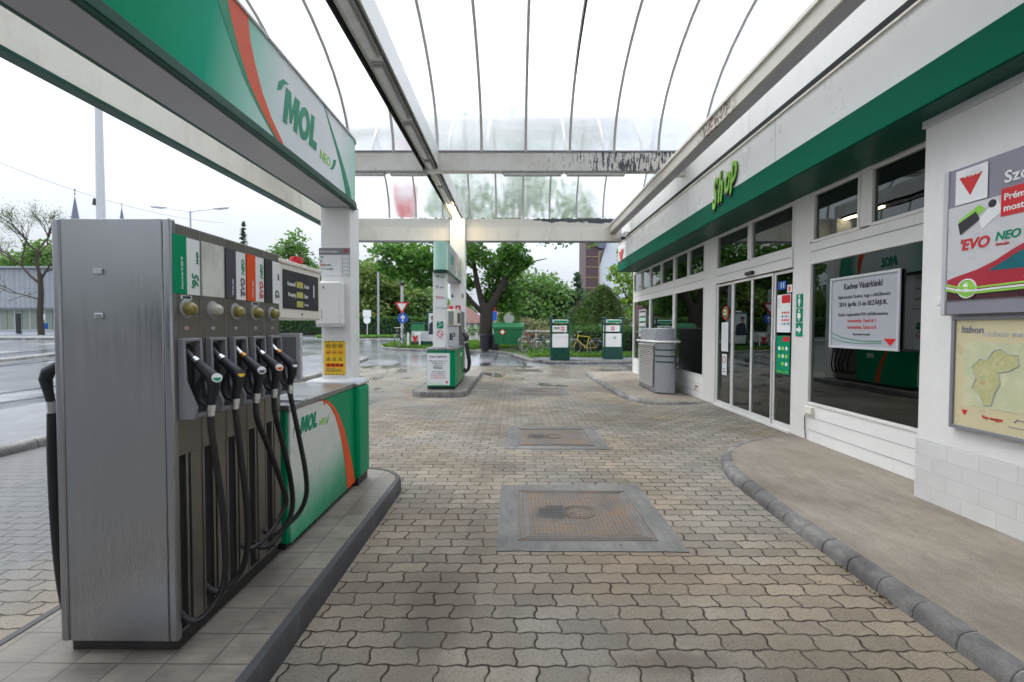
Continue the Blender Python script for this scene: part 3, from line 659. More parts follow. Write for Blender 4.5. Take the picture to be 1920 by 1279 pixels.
badges = [('paper', 'teal'), ('ink', 'yellow'), ('paper', 'dgray'), ('paper', 'orange'), ('ink', 'paper')]
FX = -1.502
for i, yc in enumerate(YC):
    y0, y1 = yc-COLW/2+.003, yc+COLW/2-.003
    m = MB(); m.box(-1.524, FX, y0, y1, 1.02, 2.06); m.build('column_panel', 'steel_front', D, .003)
    m = MB(); m.box(-1.524, -1.514, y0, y1, .22, 1.02, 0)          # lower part: hose slot beside raised steel strips
    m.build('slot_recess', 'gap_shade', D)
    m = MB(); m.box(-1.522, FX, y0+.075, y0+.088, .24, 1.019); m.box(-1.522, FX-.002, y0+.108, y1, .22, 1.019); m.box(-1.522, FX, y0, y0+.012, .22, 1.019)
    m.build('steel_strip', 'steel_front', D, .002)
    a, b = plates[i]; w = y1-y0
    if b is None:
        m = MB(); m.box(FX, FX+.006, y0+.006, y1-.006, 1.75, 2.012); m.build('grade_plate', a, D, .002)
    else:
        m = MB(); m.box(FX, FX+.007, y0+.004, y0+.004+w*.47, 1.75, 2.012); gp = m.build('grade_plate', a, D, .001)
        m = MB(); m.box(FX, FX+.0065, y0+.005+w*.47, y1-.004, 1.75, 2.008); m.build('grade_plate', b, D, .001)
        big, mt, small, side = ptxt[i]; up = (0, -1, 0)
        m = MB(); m.text(big, .062 if len(big) < 4 else .05, (FX+.0066, y1-.016, 1.772 if len(big) < 4 else 1.762), ZU, up, 0, .22, .012)
        m.text(small, .022 if small != 'NEO' else .040, (FX+.0066, y1-.016, 1.895 if small != 'NEO' else 1.885), ZU, up, 1, .22, .008)
        m.text(side, .015, (FX+.0071, y0+.06, 1.77), ZU, up, 2, 0, .004); m.build('lettering', [mt, 'teal' if i < 4 else 'ink', 'paper'], gp)
    if i in (0, 3):
        m = MB(); m.box(FX, FX+.002, yc-.035, yc+.035, 1.728, 1.745, 0); m.text('RONIN' if i else 'RONIN', .0155, (FX+.002, yc, 1.731), YR, ZU, 1, 0, .02, align='CENTER'); m.build('sticker', ['paper', 'ink'], D)
    m = MB(); m.lathe([(.045, 0), (.044, .004), (.038, .007)], (FX, yc, 1.685), 20, 1, 'x')
    m.lathe([(.031, .004), (.031, .02), (.027, .034), (.018, .043), (.006, .047)], (FX, yc, 1.685), 18, 0, 'x'); m.build('sight_glass', ['cloud' if i == 1 else 'amber', 'graymetal'], D)
    m = MB(); m.box(FX, FX+.003, yc-.011, yc+.011, 1.588, 1.603, 0); m.box(FX+.003, FX+.0035, yc-.006, yc+.006, 1.592, 1.599, 1); m.build('sticker', ['lgray', 'orange' if i == 0 else 'mgray'], D)
    # nozzle boot: a grey frame that deepens downward round a dark recess
    m = MB(); ya, yb = yc-.062, yc+.062; t = .014
    for q in (ya, yb-t):
        m.prism([(FX, q, 1.55), (FX+.03, q, 1.55), (FX+.036, q, 1.36), (FX+.085, q, 1.24), (FX+.07, q, 1.185), (FX, q, 1.185)], (0, t, 0))
    m.box(FX, FX+.03, ya+t, yb-t, 1.534, 1.55); m.box(FX, FX+.066, ya+t, yb-t, 1.186, 1.205)
    bt = m.build('nozzle_boot', 'mgray', D, .004)
    m = MB(); m.px([(yc-.038, 1.36)]+[(yc+.040*math.cos(rad(a)), 1.485+.040*math.sin(rad(a))) for a in range(180, -1, -20)]+[(yc+.038, 1.21), (yc-.038, 1.21)], FX+.0005, .002); m.build('recess', 'gap_shade', bt)
    # nozzle
    def P(x, z, dy=0): return (x, yc+dy, z)
    m = MB(); m.tube([P(-1.470, 1.452), P(-1.445, 1.428), P(-1.418, 1.402), P(-1.392, 1.378), P(-1.378, 1.355), P(-1.380, 1.325), P(-1.386, 1.29), P(-1.392, 1.262), P(-1.396, 1.240)],
                     [.014, .021, .025, .028, .030, .026, .021, .019, .018], 12)
    nz = m.build('fuel_nozzle', 'blackp', D)
    m = MB(); m.tube([P(-1.512, 1.500), P(-1.497, 1.482), P(-1.468, 1.450)], [.011, .011, .0125], 10); m.build('spout', 'chrome' if i in (2, 4) else 'dgray', nz)
    m = MB(); m.tube([P(-1.474, 1.457), P(-1.456, 1.440)], [.0165, .0205], 12); m.build('collar', 'brass' if i in (2, 4) else 'chrome', nz)
    m = MB(); m.tube(smoothpath([P(-1.425, 1.385), P(-1.452, 1.335), P(-1.456, 1.28), P(-1.43, 1.245), P(-1.400, 1.238)], 4), .0085, 8)
    m.tube([P(-1.43, 1.37), P(-1.428, 1.32), P(-1.420, 1.275)], .007, 6); m.build('trigger_guard', 'blackp', nz)
    a, b = badges[i]; nd = Vector((.62, -.62, .30)).normalized(); c = Vector(P(-1.372, 1.362))+nd*.024
    r = nd.cross(Vector((0, 0, 1))).normalized(); u = r.cross(nd)
    r = -r; u = nd.cross(r)
    def disc(R, h, half=None):
        angs = range(0, 360, 18) if half is None else range(180, 361, 18)
        return [c+r*R*math.cos(rad(q))+u*R*math.sin(rad(q))+nd*h for q in angs]
    m = MB(); m.prism(disc(.021, 0), nd*.004, 0); m.prism(disc(.016, .004, 1), nd*.0012, 1); m.build('badge', [a, b], nz)
    m = MB(); m.tube([P(-1.396, 1.245), P(-1.397, 1.215)], [.021, .021], 14); m.tube([P(-1.397, 1.217), P(-1.398, 1.193)], [.018, .018], 14); m.build('swivel', 'chrome', nz)
    dy = [.06, .03, .26, .17, .06][i]; bot = [.30, .34, .42, .36, .40][i]; endy = [-.03, -.05, .05, .0, -.09][i]
    ox = [.02, .035, .025, .02, .07][i]
    path = smoothpath([P(-1.398, 1.2), P(-1.398+ox*.3, 1.10), P(-1.395+ox*.6, .92, dy*.35), P(-1.395+ox, .68, dy*.8), P(-1.40+ox, bot+.12, dy), P(-1.42+ox*.5, bot, dy*.6), P(-1.47, bot-.05, endy), P(-1.56, bot+.04, endy-.02)], 7)
    m = MB(); m.tube(path, .0148, 10); m.build('hose', 'black', D)
# nozzle and hose on the far side of the pump, showing past its left edge
def Q(x, z): return (x-.05 if x < -2.05 else x, 2.16, z)
m = MB(); m.tube([Q(-2.03, 1.47), Q(-2.10, 1.425), Q(-2.165, 1.385), Q(-2.178, 1.35), Q(-2.168, 1.30), Q(-2.155, 1.24)], [.015, .023, .028, .026, .02, .017], 12); nz = m.build('fuel_nozzle', 'blackp', D)
m = MB(); m.tube([Q(-2.154, 1.245), Q(-2.150, 1.185)], [.019, .018], 14); m.build('swivel', 'chrome', nz)
m = MB(); m.tube(smoothpath([Q(-2.15, 1.19), Q(-2.155, .95), Q(-2.145, .6), Q(-2.115, .3), Q(-2.07, .22), Q(-2.02, .27)]), .02, 10); m.build('hose', 'black', D)
# display head
m = MB(); m.box(-1.95, -1.622, 2.96, 3.83, 1.66, 2.075); dp = m.build('display_head', 'cream', D, .012)
m = MB(); m.box(-1.96, -1.612, 2.955, 3.84, 2.048, 2.078); m.build('hood', 'cream', dp, .006)
m = MB(); m.box(-1.622, -1.617, 3.20, 3.775, 1.735, 2.01); sc = m.build('screen', 'ink', D, .002)
m = MB()
for z in (1.895, 1.925-.105, 1.752): m.box(-1.617, -1.6155, 3.40, 3.50, z, z+.045, 0)
m.text('Fizetendő', .042, (-1.617, 3.385, 1.90), YR, ZU, 1, 0, .01, align='RIGHT', wid=.75); m.text('Forint', .042, (-1.617, 3.52, 1.90), YR, ZU, 1, 0, .01, wid=.75)
m.text('Mennyiség', .040, (-1.617, 3.385, 1.825), YR, ZU, 1, 0, .01, align='RIGHT', wid=.7); m.text('Liter', .042, (-1.617, 3.52, 1.825), YR, ZU, 1, 0, .01, wid=.75)
m.text('1', .14, (-1.617, 3.65, 1.84), YR, ZU, 1, 0, .01); m.text('Ft / Liter', .025, (-1.617, 3.52, 1.765), YR, ZU, 1, 0, .0, wid=.8)
m.build('lettering', ['lcd', 'paper'], sc)
m = MB(); m.px([(3.475, 1.705), (3.49, 1.712), (3.505, 1.705), (3.49, 1.682)], -1.622, .003); m.build('keyhole_badge', 'mgray', dp)
m = MB(); m.lathe([(.048, 0), (.048, .05), (.04, .065)], (-1.69, 3.55, 2.078), 18); m.build('beacon', 'red', dp)
m = MB(); m.box(-1.90, -1.68, 3.0, 3.16, 1.10, 1.66); m.build('display_neck', 'mgray', D, .006)

# ------------------------------------------------------------------ printed cabinet beside the pump
Cb = thing('pump_cabinet', 'low white and green printed cabinet with orange stripe beside the near pump', 'cabinet', (-1.76, 3.6, .13))
m = MB(); m.box(-2.05, -1.49, 2.965, 4.10, .18, 1.055); m.build('cabinet_body', 'green', Cb, .004)
m = MB(); m.box(-2.03, -1.51, 2.985, 4.16, .131, .18); m.build('plinth', 'plinth', Cb)
m = MB(); m.px([(2.985, .175), (4.21, .175), (4.17, 1.05), (2.985, 1.05)], -1.49, .016); pn = m.build('front_panel', 'panelprint', Cb, .002)
ol = [(3.42, 1.05), (3.52, 1.035), (3.63, .98), (3.74, .88), (3.83, .74), (3.90, .58), (3.95, .42), (3.985, .28), (4.0, .176)]
orr = [(3.46, 1.05), (3.58, 1.03), (3.70, .97), (3.82, .87), (3.93, .73), (4.02, .57), (4.10, .42), (4.16, .28), (4.195, .176)]
m = MB(); m.strip(ol, orr, -1.474, .003, 0)
gr = [(4.21, .176), (4.205, .28), (4.20, .42), (4.19, .57), (4.18, .73), (4.176, .87), (4.173, .97), (4.17, 1.03), (4.17, 1.05)][::-1]
m.strip(orr, gr, -1.474, .002, 1); m.build('printed_stripe', ['orange', 'green'], pn)
m = MB(); block_word(m, .118, (-1.474, 3.12, .862), YR, ZU, 0, .26, .88); m.text('NEO', .062, (-1.474, 3.43, .858), YR, ZU, 1, .2, .012)
m.prism([(-1.474, 3.085, .99), (-1.474, 3.035, .93), (-1.474, 3.03, .86), (-1.474, 3.045, .92), (-1.474, 3.095, .965)], (.0015, 0, 0), 0)
m.prism([(-1.474, 3.575, .84), (-1.474, 3.60, .87), (-1.474, 3.605, .915), (-1.474, 3.59, .875), (-1.474, 3.565, .85)], (.0015, 0, 0), 0); m.build('lettering', ['teal', 'lime'], pn)
m = MB(); m.box(-2.08, -1.465, 2.962, 4.19, 1.055, 1.092); m.build('top_plate', 'steel', Cb, .004)
m = MB(); m.box(-1.473, -1.469, 3.52, 3.535, 1.0, 1.06); m.build('seal', 'red', Cb)
m = MB(); m.box(-1.95, -1.52, 3.24, 3.275, 1.23, 1.56, 0); m.box(-1.925, -1.545, 3.234, 3.24, 1.255, 1.535, 1); m.box(-1.76, -1.70, 3.245, 3.27, 1.092, 1.23, 0); m.build('service_panel', ['lgray', 'mgray'], Cb, .004)
m = MB(); m.tube([(-1.56, 3.18, 1.092), (-1.56, 3.18, 1.16)], .018, 10); m.box(-1.66, -1.46, 3.12, 3.2, 1.092, 1.104); m.build('bracket', 'lgray', Cb)
E = thing('end_cabinet', 'tall green end box with rounded grey cap behind the printed cabinet', 'cabinet', (-1.66, 4.34, .13))
m = MB(); m.box(-1.92, -1.43, 4.19, 4.50, .20, 1.055); m.build('body', 'green', E, .03, seg=3)
m = MB(); m.box(-1.925, -1.425, 4.185, 4.505, 1.056, 1.115); m.build('cap', 'lgray', E, .04, seg=3)
m = MB(); m.box(-1.90, -1.45, 4.21, 4.48, .131, .20); m.build('plinth', 'plinth', E)

# ------------------------------------------------------------------ sign over the near pump
S = thing('pump_sign', 'long green and white overhead sign with orange stripe on a white post, near island', 'sign', (-1.7, 4.4, .13))
m = MB(); m.box(-1.86, -1.578, 4.40, 4.66, 1.10, 2.80); m.build('post', 'white2', S, .008)
e = [(-1.83, .2)]+[(-1.83, 4.38)]+arc(-1.68, 4.40, .15, 150, 30, 8)+[(-1.53, 4.38), (-1.53, .2)]
m = MB(); m.pz(e, 2.80, .575); m.build('sign_box', 'signprint', S, .004)
e2 = [(a*1.0+(-.012 if a < -1.68 else .012), b+(.012 if b > 1 else -.01)) for a, b in e]
m = MB(); m.pz(e2, 2.745, .055); m.build('bottom_trim', 'dkgreen', S, .006)
m = MB(); m.box(-1.80, -1.56, .25, 4.36, 2.739, 2.745); m.build('soffit_panel', 'soffit', S)
m = MB(); m.pz(e2, 3.375, .02); m.build('top_trim', 'lgray', S, .004)
m = MB()
oa = [(2.46, 3.374), (2.505, 3.25), (2.575, 3.12), (2.665, 3.0), (2.80, 2.90), (2.98, 2.802)]
ob = [(2.66, 3.374), (2.68, 3.25), (2.73, 3.14), (2.80, 3.02), (2.90, 2.915), (3.06, 2.802)]
m.strip(oa, ob, -1.53, .0025, 0)
ga = [(2.33, 3.374), (2.41, 3.25), (2.51, 3.12), (2.62, 3.0), (2.76, 2.90), (2.94, 2.802)]
m.strip(ga, oa, -1.53, .002, 1); m.build('printed_stripe', ['orange', 'teal'], S); m = MB()
m.strip([(3.70, 3.374), (3.83, 3.24), (3.95, 3.12), (4.06, 2.99), (4.13, 2.88), (4.17, 2.802)], [(3.72, 3.374), (3.88, 3.24), (4.03, 3.12), (4.17, 2.99), (4.27, 2.88), (4.31, 2.802)], -1.53, .002, 1)
m.build('printed_stripe', ['orange', 'teal'], S)
m = MB(); block_word(m, .245, (-1.53, 3.045, 2.955), YR, ZU, 0, .2, .80); m.text('NEO', .105, (-1.53, 3.615, 2.925), YR, ZU, 1, .12, .012, wid=.95)
m.prism([(-1.53, y, z) for y, z in [(2.975, 3.12), (3.0, 3.19), (3.06, 3.235), (3.135, 3.24), (3.07, 3.205), (3.03, 3.15)]], (.002, 0, 0), 0)
m.prism([(-1.53, y, z) for y, z in [(3.81, 2.905), (3.88, 2.925), (3.93, 2.98), (3.945, 3.03), (3.89, 3.01), (3.865, 2.95)]], (.002, 0, 0), 0); m.build('lettering', ['teal', 'lime'], S)
# things fixed on the post
PB = thing('price_board', 'grey and white price list with empty price fields on the near white post', 'sign', (-1.72, 4.39, 2.1))
m = MB(); m.box(-1.872, -1.574, 4.392, 4.399, 2.10, 2.36, 0); m.box(-1.872, -1.574, 4.389, 4.392, 2.295, 2.36, 1)
m.prism([(-1.635, 4.388, 2.345), (-1.59, 4.388, 2.345), (-1.612, 4.388, 2.305)], (0, .001, 0), 2)
for k in range(5): m.box(-1.65, -1.582, 4.3895, 4.392, 2.105+.037*k, 2.108+.037*k, 1)
m.box(-1.652, -1.649, 4.3895, 4.392, 2.105, 2.29, 1); m.box(-1.583, -1.580, 4.3895, 4.392, 2.105, 2.29, 1); m.build('board', ['paper', 'mgray', 'red'], PB)
m = MB(); m.text('Aktuális üzemanyagárak', .026, (-1.865, 4.389, 2.318), XR, ZU, 0, 0, .01, wid=.72)
m.text("'95", .026, (-1.862, 4.392, 2.263), XR, ZU, 1, .2, .02); m.text("D", .026, (-1.862, 4.392, 2.225), XR, ZU, 2, .2, .02)
m.text("'EVO", .026, (-1.862, 4.392, 2.188), XR, ZU, 3, .2, .02); m.text("NEO", .02, (-1.80, 4.392, 2.19), XR, ZU, 1, .2, .02)
m.text("'EVO", .026, (-1.862, 4.392, 2.152), XR, ZU, 4, .2, .01); m.text("D NEO", .02, (-1.80, 4.392, 2.153), XR, ZU, 1, .2, .02); m.build('lettering', ['paper', 'teal', 'ink', 'red', 'lgray'], PB)
WB = thing('wall_box', 'white plastic dispenser box mounted on the near white post', 'box', (-1.73, 4.35, 1.6))
m = MB(); m.box(-1.862, -1.625, 4.27, 4.398, 1.625, 2.03); m.build('cover', 'white2', WB, .018, seg=3)
m = MB(); m.box(-1.86, -1.622, 4.275, 4.39, 1.605, 1.63); m.build('tray', 'lgray', WB, .005)
m = MB(); m.px([(0, 0)]*0+[(4.2, 1.95)]*0+[(4.3, 1.7), (4.3, 1.71), (4.31, 1.71), (4.31, 1.7)], -1.625, .002)
for k in range(4): m.lathe([(.006, -.002), (.006, 0)], (-1.80, 4.27, 1.69+.022*k), 8, 0, 'y')
m.prism([(-1.79, 4.269, 1.965), (-1.775, 4.269, 1.965), (-1.775, 4.269, 1.98), (-1.7825, 4.269, 1.99), (-1.79, 4.269, 1.98)], (0, .001, 0), 0); m.build('indicator', 'mgray', WB)
YS_ = thing('warning_sign', 'yellow safety notice with black hazard edge and pictograms on near post', 'sign', (-1.73, 4.39, 1.15))
m = MB(); m.box(-1.832, -1.630, 4.393, 4.399, 1.145, 1.472); m.build('plate', 'yellow', YS_)
m = MB()
for z in (1.147, 1.462):
    for k in range(6): m.prism([(-1.828+.034*k, 4.3915, z), (-1.811+.034*k, 4.3915, z), (-1.806+.034*k, 4.3915, z+.009), (-1.823+.034*k, 4.3915, z+.009)], (0, .001, 0), 0)
for r_ in range(3):
    for c_ in range(3):
        cx, cz = -1.79+.058*c_, 1.425-.062*r_
        if r_ < 2: m.torus((cx, 4.392, cz), .019, .0028, 'y', 16, 4, 1 if r_ else 0); m.box(cx-.011, cx+.011, 4.3915, 4.393, cz-.004, cz+.004, 0)
        else: m.tube([(cx-.018, 4.392, cz-.015), (cx, 4.392, cz+.018), (cx+.018, 4.392, cz-.015), (cx-.018, 4.392, cz-.015)], .0025, 4, 0); m.box(cx-.002, cx+.002, 4.3915, 4.393, cz-.009, cz+.006, 0)
m.box(-1.815, -1.647, 4.3918, 4.393, 1.222, 1.256, 1)
for k in range(4): m.lathe([(.011, -.001), (.011, .0)], (-1.79+.042*k, 4.3918, 1.24), 10, 0, 'y')
for k, w_ in enumerate((.17, .15, .165, .09)): m.box(-1.818, -1.818+w_, 4.392, 4.393, 1.175+.011*k, 1.179+.011*k, 2)
m.build('pictograms', ['ink', 'orange', 'dgray'], YS_)

# ------------------------------------------------------------------ second pump set
S2 = thing('pump_sign', 'smaller pale green and white overhead sign on white post, farther island', 'sign', (-1.8, 11.3, .13))
m = MB(); m.box(-2.0, -1.69, 11.2, 11.55, 1.12, 2.99); m.build('post', 'white2', S2, .01)
e = [(-1.97, 14.0), (-1.97, 11.15)]+arc(-1.795, 11.13, .175, 180, 360, 10)+[(-1.62, 11.15), (-1.62, 14.0)]
m = MB(); m.pz(e, 2.99, .68); m.build('sign_box', 'signprint2', S2, .004)
e2 = [(a+(-.015 if a < -1.8 else .015), b+(-.015 if b < 12 else 0)) for a, b in e]; m = MB(); m.pz(e2, 2.94, .05); m.build('bottom_trim', 'dkgreen', S2, .006)
m = MB(); m.box(-1.94, -1.65, 11.2, 13.9, 2.934, 2.94); m.build('soffit_panel', 'soffit', S2)
m = MB(); m.strip([(12.75, 3.668), (12.85, 3.45), (12.9, 3.2), (12.92, 2.992)], [(12.95, 3.668), (13.0, 3.45), (13.0, 3.2), (13.0, 2.992)], -1.62, .003, 0); m.build('printed_stripe', 'orange', S2)
m = MB(); block_word(m, .25, (-1.62, 11.65, 3.22), YR, ZU, 0, .2, .85); m.build('lettering', 'teal', S2)
m = MB()
for k, (tx, mt, z) in enumerate([("'95", 0, 2.82), ("'D", 1, 2.57), ("'EVO", 2, 2.31), ("'EVO", 3, 2.06)]):
    m.text(tx, .09, (-1.94, 11.2, z), XR, ZU, mt, .2, .02, wid=.9)
    m.text(['benzin', 'dízel', 'NEO', 'D NEO'][k], .055, (-1.83 if k < 2 else -1.775, 11.2, z), XR, ZU, 0 if k != 1 else 1, .2, .01, wid=.85)
m.build('grade_lettering', ['teal', 'ink', 'red', 'lgray'], S2)
gs = thing('pictogram_sign', 'small green square pictogram sign on the farther white post', 'sign', (-1.83, 11.19, 1.6))
m = MB(); m.box(-1.905, -1.745, 11.19, 11.199, 1.585, 1.76, 0); m.build('plate', 'teal', gs)
m = MB(); m.tube([(-1.88, 11.188, 1.61), (-1.85, 11.188, 1.65), (-1.80, 11.188, 1.66), (-1.77, 11.188, 1.70)], .008, 5); m.lathe([(.014, 0), (.014, .002)], (-1.83, 11.187, 1.715), 10, 0, 'y'); m.box(-1.89, -1.80, 11.187, 11.19, 1.735, 1.745); m.build('symbol', 'paper', gs)
ns = thing('prohibition_sign', 'round red and white prohibition sign below the green pictogram on farther post', 'sign', (-1.82, 11.19, 1.4))
m = MB(); m.lathe([(.085, 0), (.085, .006)], (-1.825, 11.192, 1.465), 24, 0, 'y'); m.build('plate', 'paper', ns)
m = MB(); m.torus((-1.825, 11.19, 1.465), .072, .010, 'y', 28, 5); m.tube([(-1.875, 11.19, 1.515), (-1.775, 11.19, 1.415)], .008, 5); m.build('ring', 'red', ns)
m = MB(); m.box(-1.9, -1.75, 11.192, 11.199, 1.335, 1.355); m.build('caption', 'lgray', ns)
C2 = thing('pump_cabinet', 'green rounded pump cabinet carrying a white closure notice, farther island', 'cabinet', (-1.76, 11.7, .13))
pl = [(-2.12, 12.7)]+[(-2.12, 11.15)]+arc(-2.0, 11.02, .12, 180, 270, 5)+arc(-1.55, 11.02, .12, 270, 360, 5)+[(-1.43, 11.15), (-1.43, 12.7)]
m = MB(); m.pz(pl, .2, .86); m.build('cabinet_body', 'green', C2, .004)
m = MB(); m.pz([(a*.97-.05, b+.03) for a, b in pl], .131, .07); m.build('plinth', 'plinth', C2)
m = MB(); m.pz([(a+(-.02 if a < -1.8 else .02), b-.02) for a, b in pl], 1.06, .06); m.build('top_plate', 'steel', C2, .005)
m = MB(); m.strip([(11.6, 1.05), (11.75, .8), (11.85, .5), (11.88, .22)], [(11.68, 1.05), (11.86, .8), (11.98, .5), (12.03, .22)], -1.43, .003, 0); block_word(m, .12, (-1.43, 12.08, .84), YR, ZU, 1, .25, .85); m.build('printed_stripe', ['orange', 'paper'], C2)
N2 = thing('closure_notice', 'white printed closure notice taped on the farther green cabinet', 'notice', (-1.82, 10.88, .2))
m = MB(); m.box(-2.09, -1.545, 10.888, 10.898, .235, 1.0); m.build('sheet', 'paper', N2)
m = MB(); cx = -1.82
for tx, sz, z, mt, bo in [('Kedves Vásárlóink!', .066, .895, 0, .02), ('Tájékoztatjuk Önöket, hogy a', .045, .80, 1, 0), ('töltőállomást 2014.', .048, .745, 1, 0), ('április 15-én', .05, .69, 0, .01), ('BEZÁRJUK.', .058, .63, 0, .02), ('Kérjük a legközelebbi', .042, .55, 1, 0), ('MOL töltőállomásokon:', .042, .50, 1, 0), ('Szombathely, Zanati út 1.', .044, .45, 2, 0), ('Szombathely, Zanati út 8.', .044, .40, 2, 0)]:
    m.text(tx, sz, (cx, 10.888, z), XR, ZU, mt, 0, bo, align='CENTER', wid=.82)
m.prism([(-1.65, 10.887, .33), (-1.58, 10.887, .33), (-1.615, 10.887, .26)], (0, .001, 0), 2)
m.tube(smoothpath([(-2.08, 10.887, .30), (-1.95, 10.887, .27), (-1.8, 10.887, .265), (-1.7, 10.887, .27)], 4), .006, 4, 3); m.build('lettering', ['ink', 'dgray', 'red', 'lime'], N2)
D2 = thing('fuel_dispenser', 'grey steel fuel dispenser numbered 3 with black hoses on the farther island', 'fuel pump', (-1.76, 12.9, .13))
m = MB(); m.box(-2.0, -1.5, 12.72, 13.62, .2, 2.07); m.build('cabinet', 'steel_front', D2, .005)
m = MB(); m.box(-1.99, -1.51, 12.73, 13.6, .131, .2); m.build('plinth', 'plinth', D2)
m = MB(); m.box(-1.95, -1.50, 11.85, 12.72, 1.66, 2.08); dh = m.build('display_head', 'cream', D2, .012)
m = MB(); m.box(-1.50, -1.497, 12.0, 12.6, 1.72, 2.0); m.build('screen', 'ink', D2, .002)
m = MB(); m.box(-1.72, -1.58, 11.844, 11.85, 1.68, 2.03); m.build('screen', 'hallwin', dh)
m = MB(); m.lathe([(.05, 0), (.05, .07), (.04, .09)], (-1.66, 12.0, 2.08), 16); m.build('beacon', 'red', dh)
m = MB(); m.box(-1.93, -1.50, 11.9, 12.3, 1.12, 1.64); mm = m.build('payment_unit', 'lgray', D2, .008)
m = MB(); m.box(-1.69, -1.655, 11.894, 11.9, 1.28, 1.46, 0); m.box(-1.645, -1.615, 11.894, 11.9, 1.28, 1.46, 0); m.text('3', .16, (-1.575, 11.9, 1.37), XR, ZU, 0, 0, .02, align='CENTER', lift=.002); m.build('numeral_panel', ['ink'], mm)
for i in range(5):
    yc = 12.81+.17*i
    m = MB(); m.tube([(-1.51, yc, 1.5), (-1.40, yc, 1.40), (-1.37, yc, 1.34), (-1.39, yc, 1.22)], [.02, .032, .032, .02], 8); nz = m.build('fuel_nozzle', 'blackp', D2)
    m = MB(); m.tube([(-1.39, yc, 1.23), (-1.395, yc, 1.17)], .024, 8); m.build('swivel', 'chrome', nz)
    m = MB(); m.box(-1.5, -1.46, yc-.06, yc+.06, 1.19, 1.55); m.build('nozzle_boot', 'mgray', D2, .006)
    m = MB(); m.tube(smoothpath([(-1.393, yc, 1.18), (-1.35, yc+.03, .9), (-1.31+.02*(i % 2), yc+.05, .6), (-1.36, yc+.03, .36), (-1.5, yc, .42)], 6), .02, 8); m.build('hose', 'black', D2)

# ------------------------------------------------------------------ canopy
XL, XRr = -4.85, 3.79; YF = 13.9
CN = thing('forecourt_canopy', 'cream steel forecourt canopy with arched milky glazing between pumps and shop', 'canopy', (-1.7, 13.9, 0))
def vault(y0, y1, zs, rise, n=18): return [((y0+y1)/2-(y1-y0)/2*math.cos(PI*i/n), zs+rise*math.sin(PI*i/n)) for i in range(n+1)]
v1, v2 = vault(2.5, 9.42, 5.17, 1.80), vault(9.62, 13.95, 4.93, 1.75)
ribx = [.21+.895*k for k in range(-5, 4)]
shade_vault = vault(-7.0, 2.3, 5.17, 1.80)  # unseen vault added behind the camera for reflections and foreground shade
for vi, v in enumerate((v1, v2, shade_vault)):
    xsx = [XL]+ribx+[XRr+.03]
    xs_ = ribx if vi != 1 else [(x-.21)*.90+.23 for x in ribx]
    for k, x in enumerate(xs_):
        m = MB(); m.tube([(x, y, z-.012) for y, z in v], .028, 6); m.build('rib', 'ribgray', CN)
    ed = [XL]+list(xs_)+[XRr]
    for a, b in zip(ed, ed[1:]):
        if b-a < .1: continue
        for part, mt in ((v, 'glazing'),) if vi < 2 else ((v[:11], 'cream'), (v[10:], 'glazing')):  # opaque cream stretch of the added vault shades the foreground
            m = MB(); vs = [(x, y, z) for y, z in part for x in (a+.004, b-.004)]
            m.add(vs, [(2*i, 2*i+1, 2*i+3, 2*i+2) for i in range(len(part)-1)]); m.build('roof_panel', mt, CN, recalc=False)
    for x in (XL-.01, XRr+.01):
        m = MB(); m.add([(x, y, z) for y, z in v], [tuple(range(len(v)))]); m.build('gable_panel', 'glazing', CN, recalc=False)
        m = MB(); m.tube([(x, y, z) for y, z in v], .035, 6); m.build('rib', 'ribgray', CN)
# dark sealing strip hanging loose along one rib
m = MB(); x = ribx[6]; m.tube([(x+.012, y-.0, z-.035) for y, z in v1[8:15]], [.008, .016, .02, .02, .018, .014, .008], 5); m.build('sealing_strip', 'black', CN)
# beams: across, at the far end, along the left edge, along the middle, gutter along the shop
m = MB(); m.box(XL+.014, XRr, 9.42, 9.62, 4.80, 5.17); m.build('cross_beam', 'peel', CN, .006)
m = MB(); m.box(XL+.014, XRr, 2.3, 2.5, 4.80, 5.17); m.build('cross_beam', 'cream', CN, .006)
m = MB(); m.box(XL+.014, XRr, 9.40, 9.64, 5.171, 5.20); m.build('beam_cap', 'mgray', CN)
m = MB(); m.box(XL+.012, 3.2, 13.9, 14.1, 4.23, 4.62); m.build('end_beam', 'cream', CN, .006)
m = MB(); m.box(XL+.012, 3.2, 13.93, 14.1, 4.622, 4.90); m.build('end_beam', 'peel2', CN, .006)
m = MB(); m.box(XL+.012, 3.2, 13.88, 14.12, 4.21, 4.229); m.build('drip_edge', 'mgray', CN)
m = MB(); m.box(-4.99, XL+.01, -4, 14.1, 4.25, 4.92); m.build('edge_beam', 'cream', CN, .006)
m = MB(); m.box(-5.0, XL+.02, -4, 14.12, 4.21, 4.249); m.build('edge_trim', 'dkgreen', CN, .004)
m = MB(); m.box(-1.84, -1.56, -4, 13.9, 4.885, 5.24); m.build('middle_beam', 'white', CN, .006)
m = MB(); m.box(-1.865, -1.845, -4, 13.88, 4.80, 5.0); m.box(-1.600, -1.585, -4, 13.88, 4.835, 4.884); m.build('beam_edge_shadow', 'gap_shade', CN)  # black strips: the beam's dark lower edge and a painted shadow gap
m = MB(); m.box(2.83, 3.04, -4, 14.1, 4.45, 4.67); m.build('gutter_beam', 'rusty', CN, .006)
m = MB(); m.box(2.855, 3.02, -4, 14.08, 4.444, 4.449); m.build('gutter_soffit', 'soffit', CN)
m = MB(); m.box(2.80, 2.83, -4, 14.1, 4.64, 4.69); m.build('gutter_lip', 'cream', CN, .004)
m = MB()
m.box(-1.93, -1.49, 13.68, 14.08, .13, 4.885); m.build('column', 'white2', CN, .012)
m = MB(); m.box(XL-.1, XL+.2, 13.6, 13.9, 0, 4.23); m.build('column', 'cream', CN, .01) if False else None
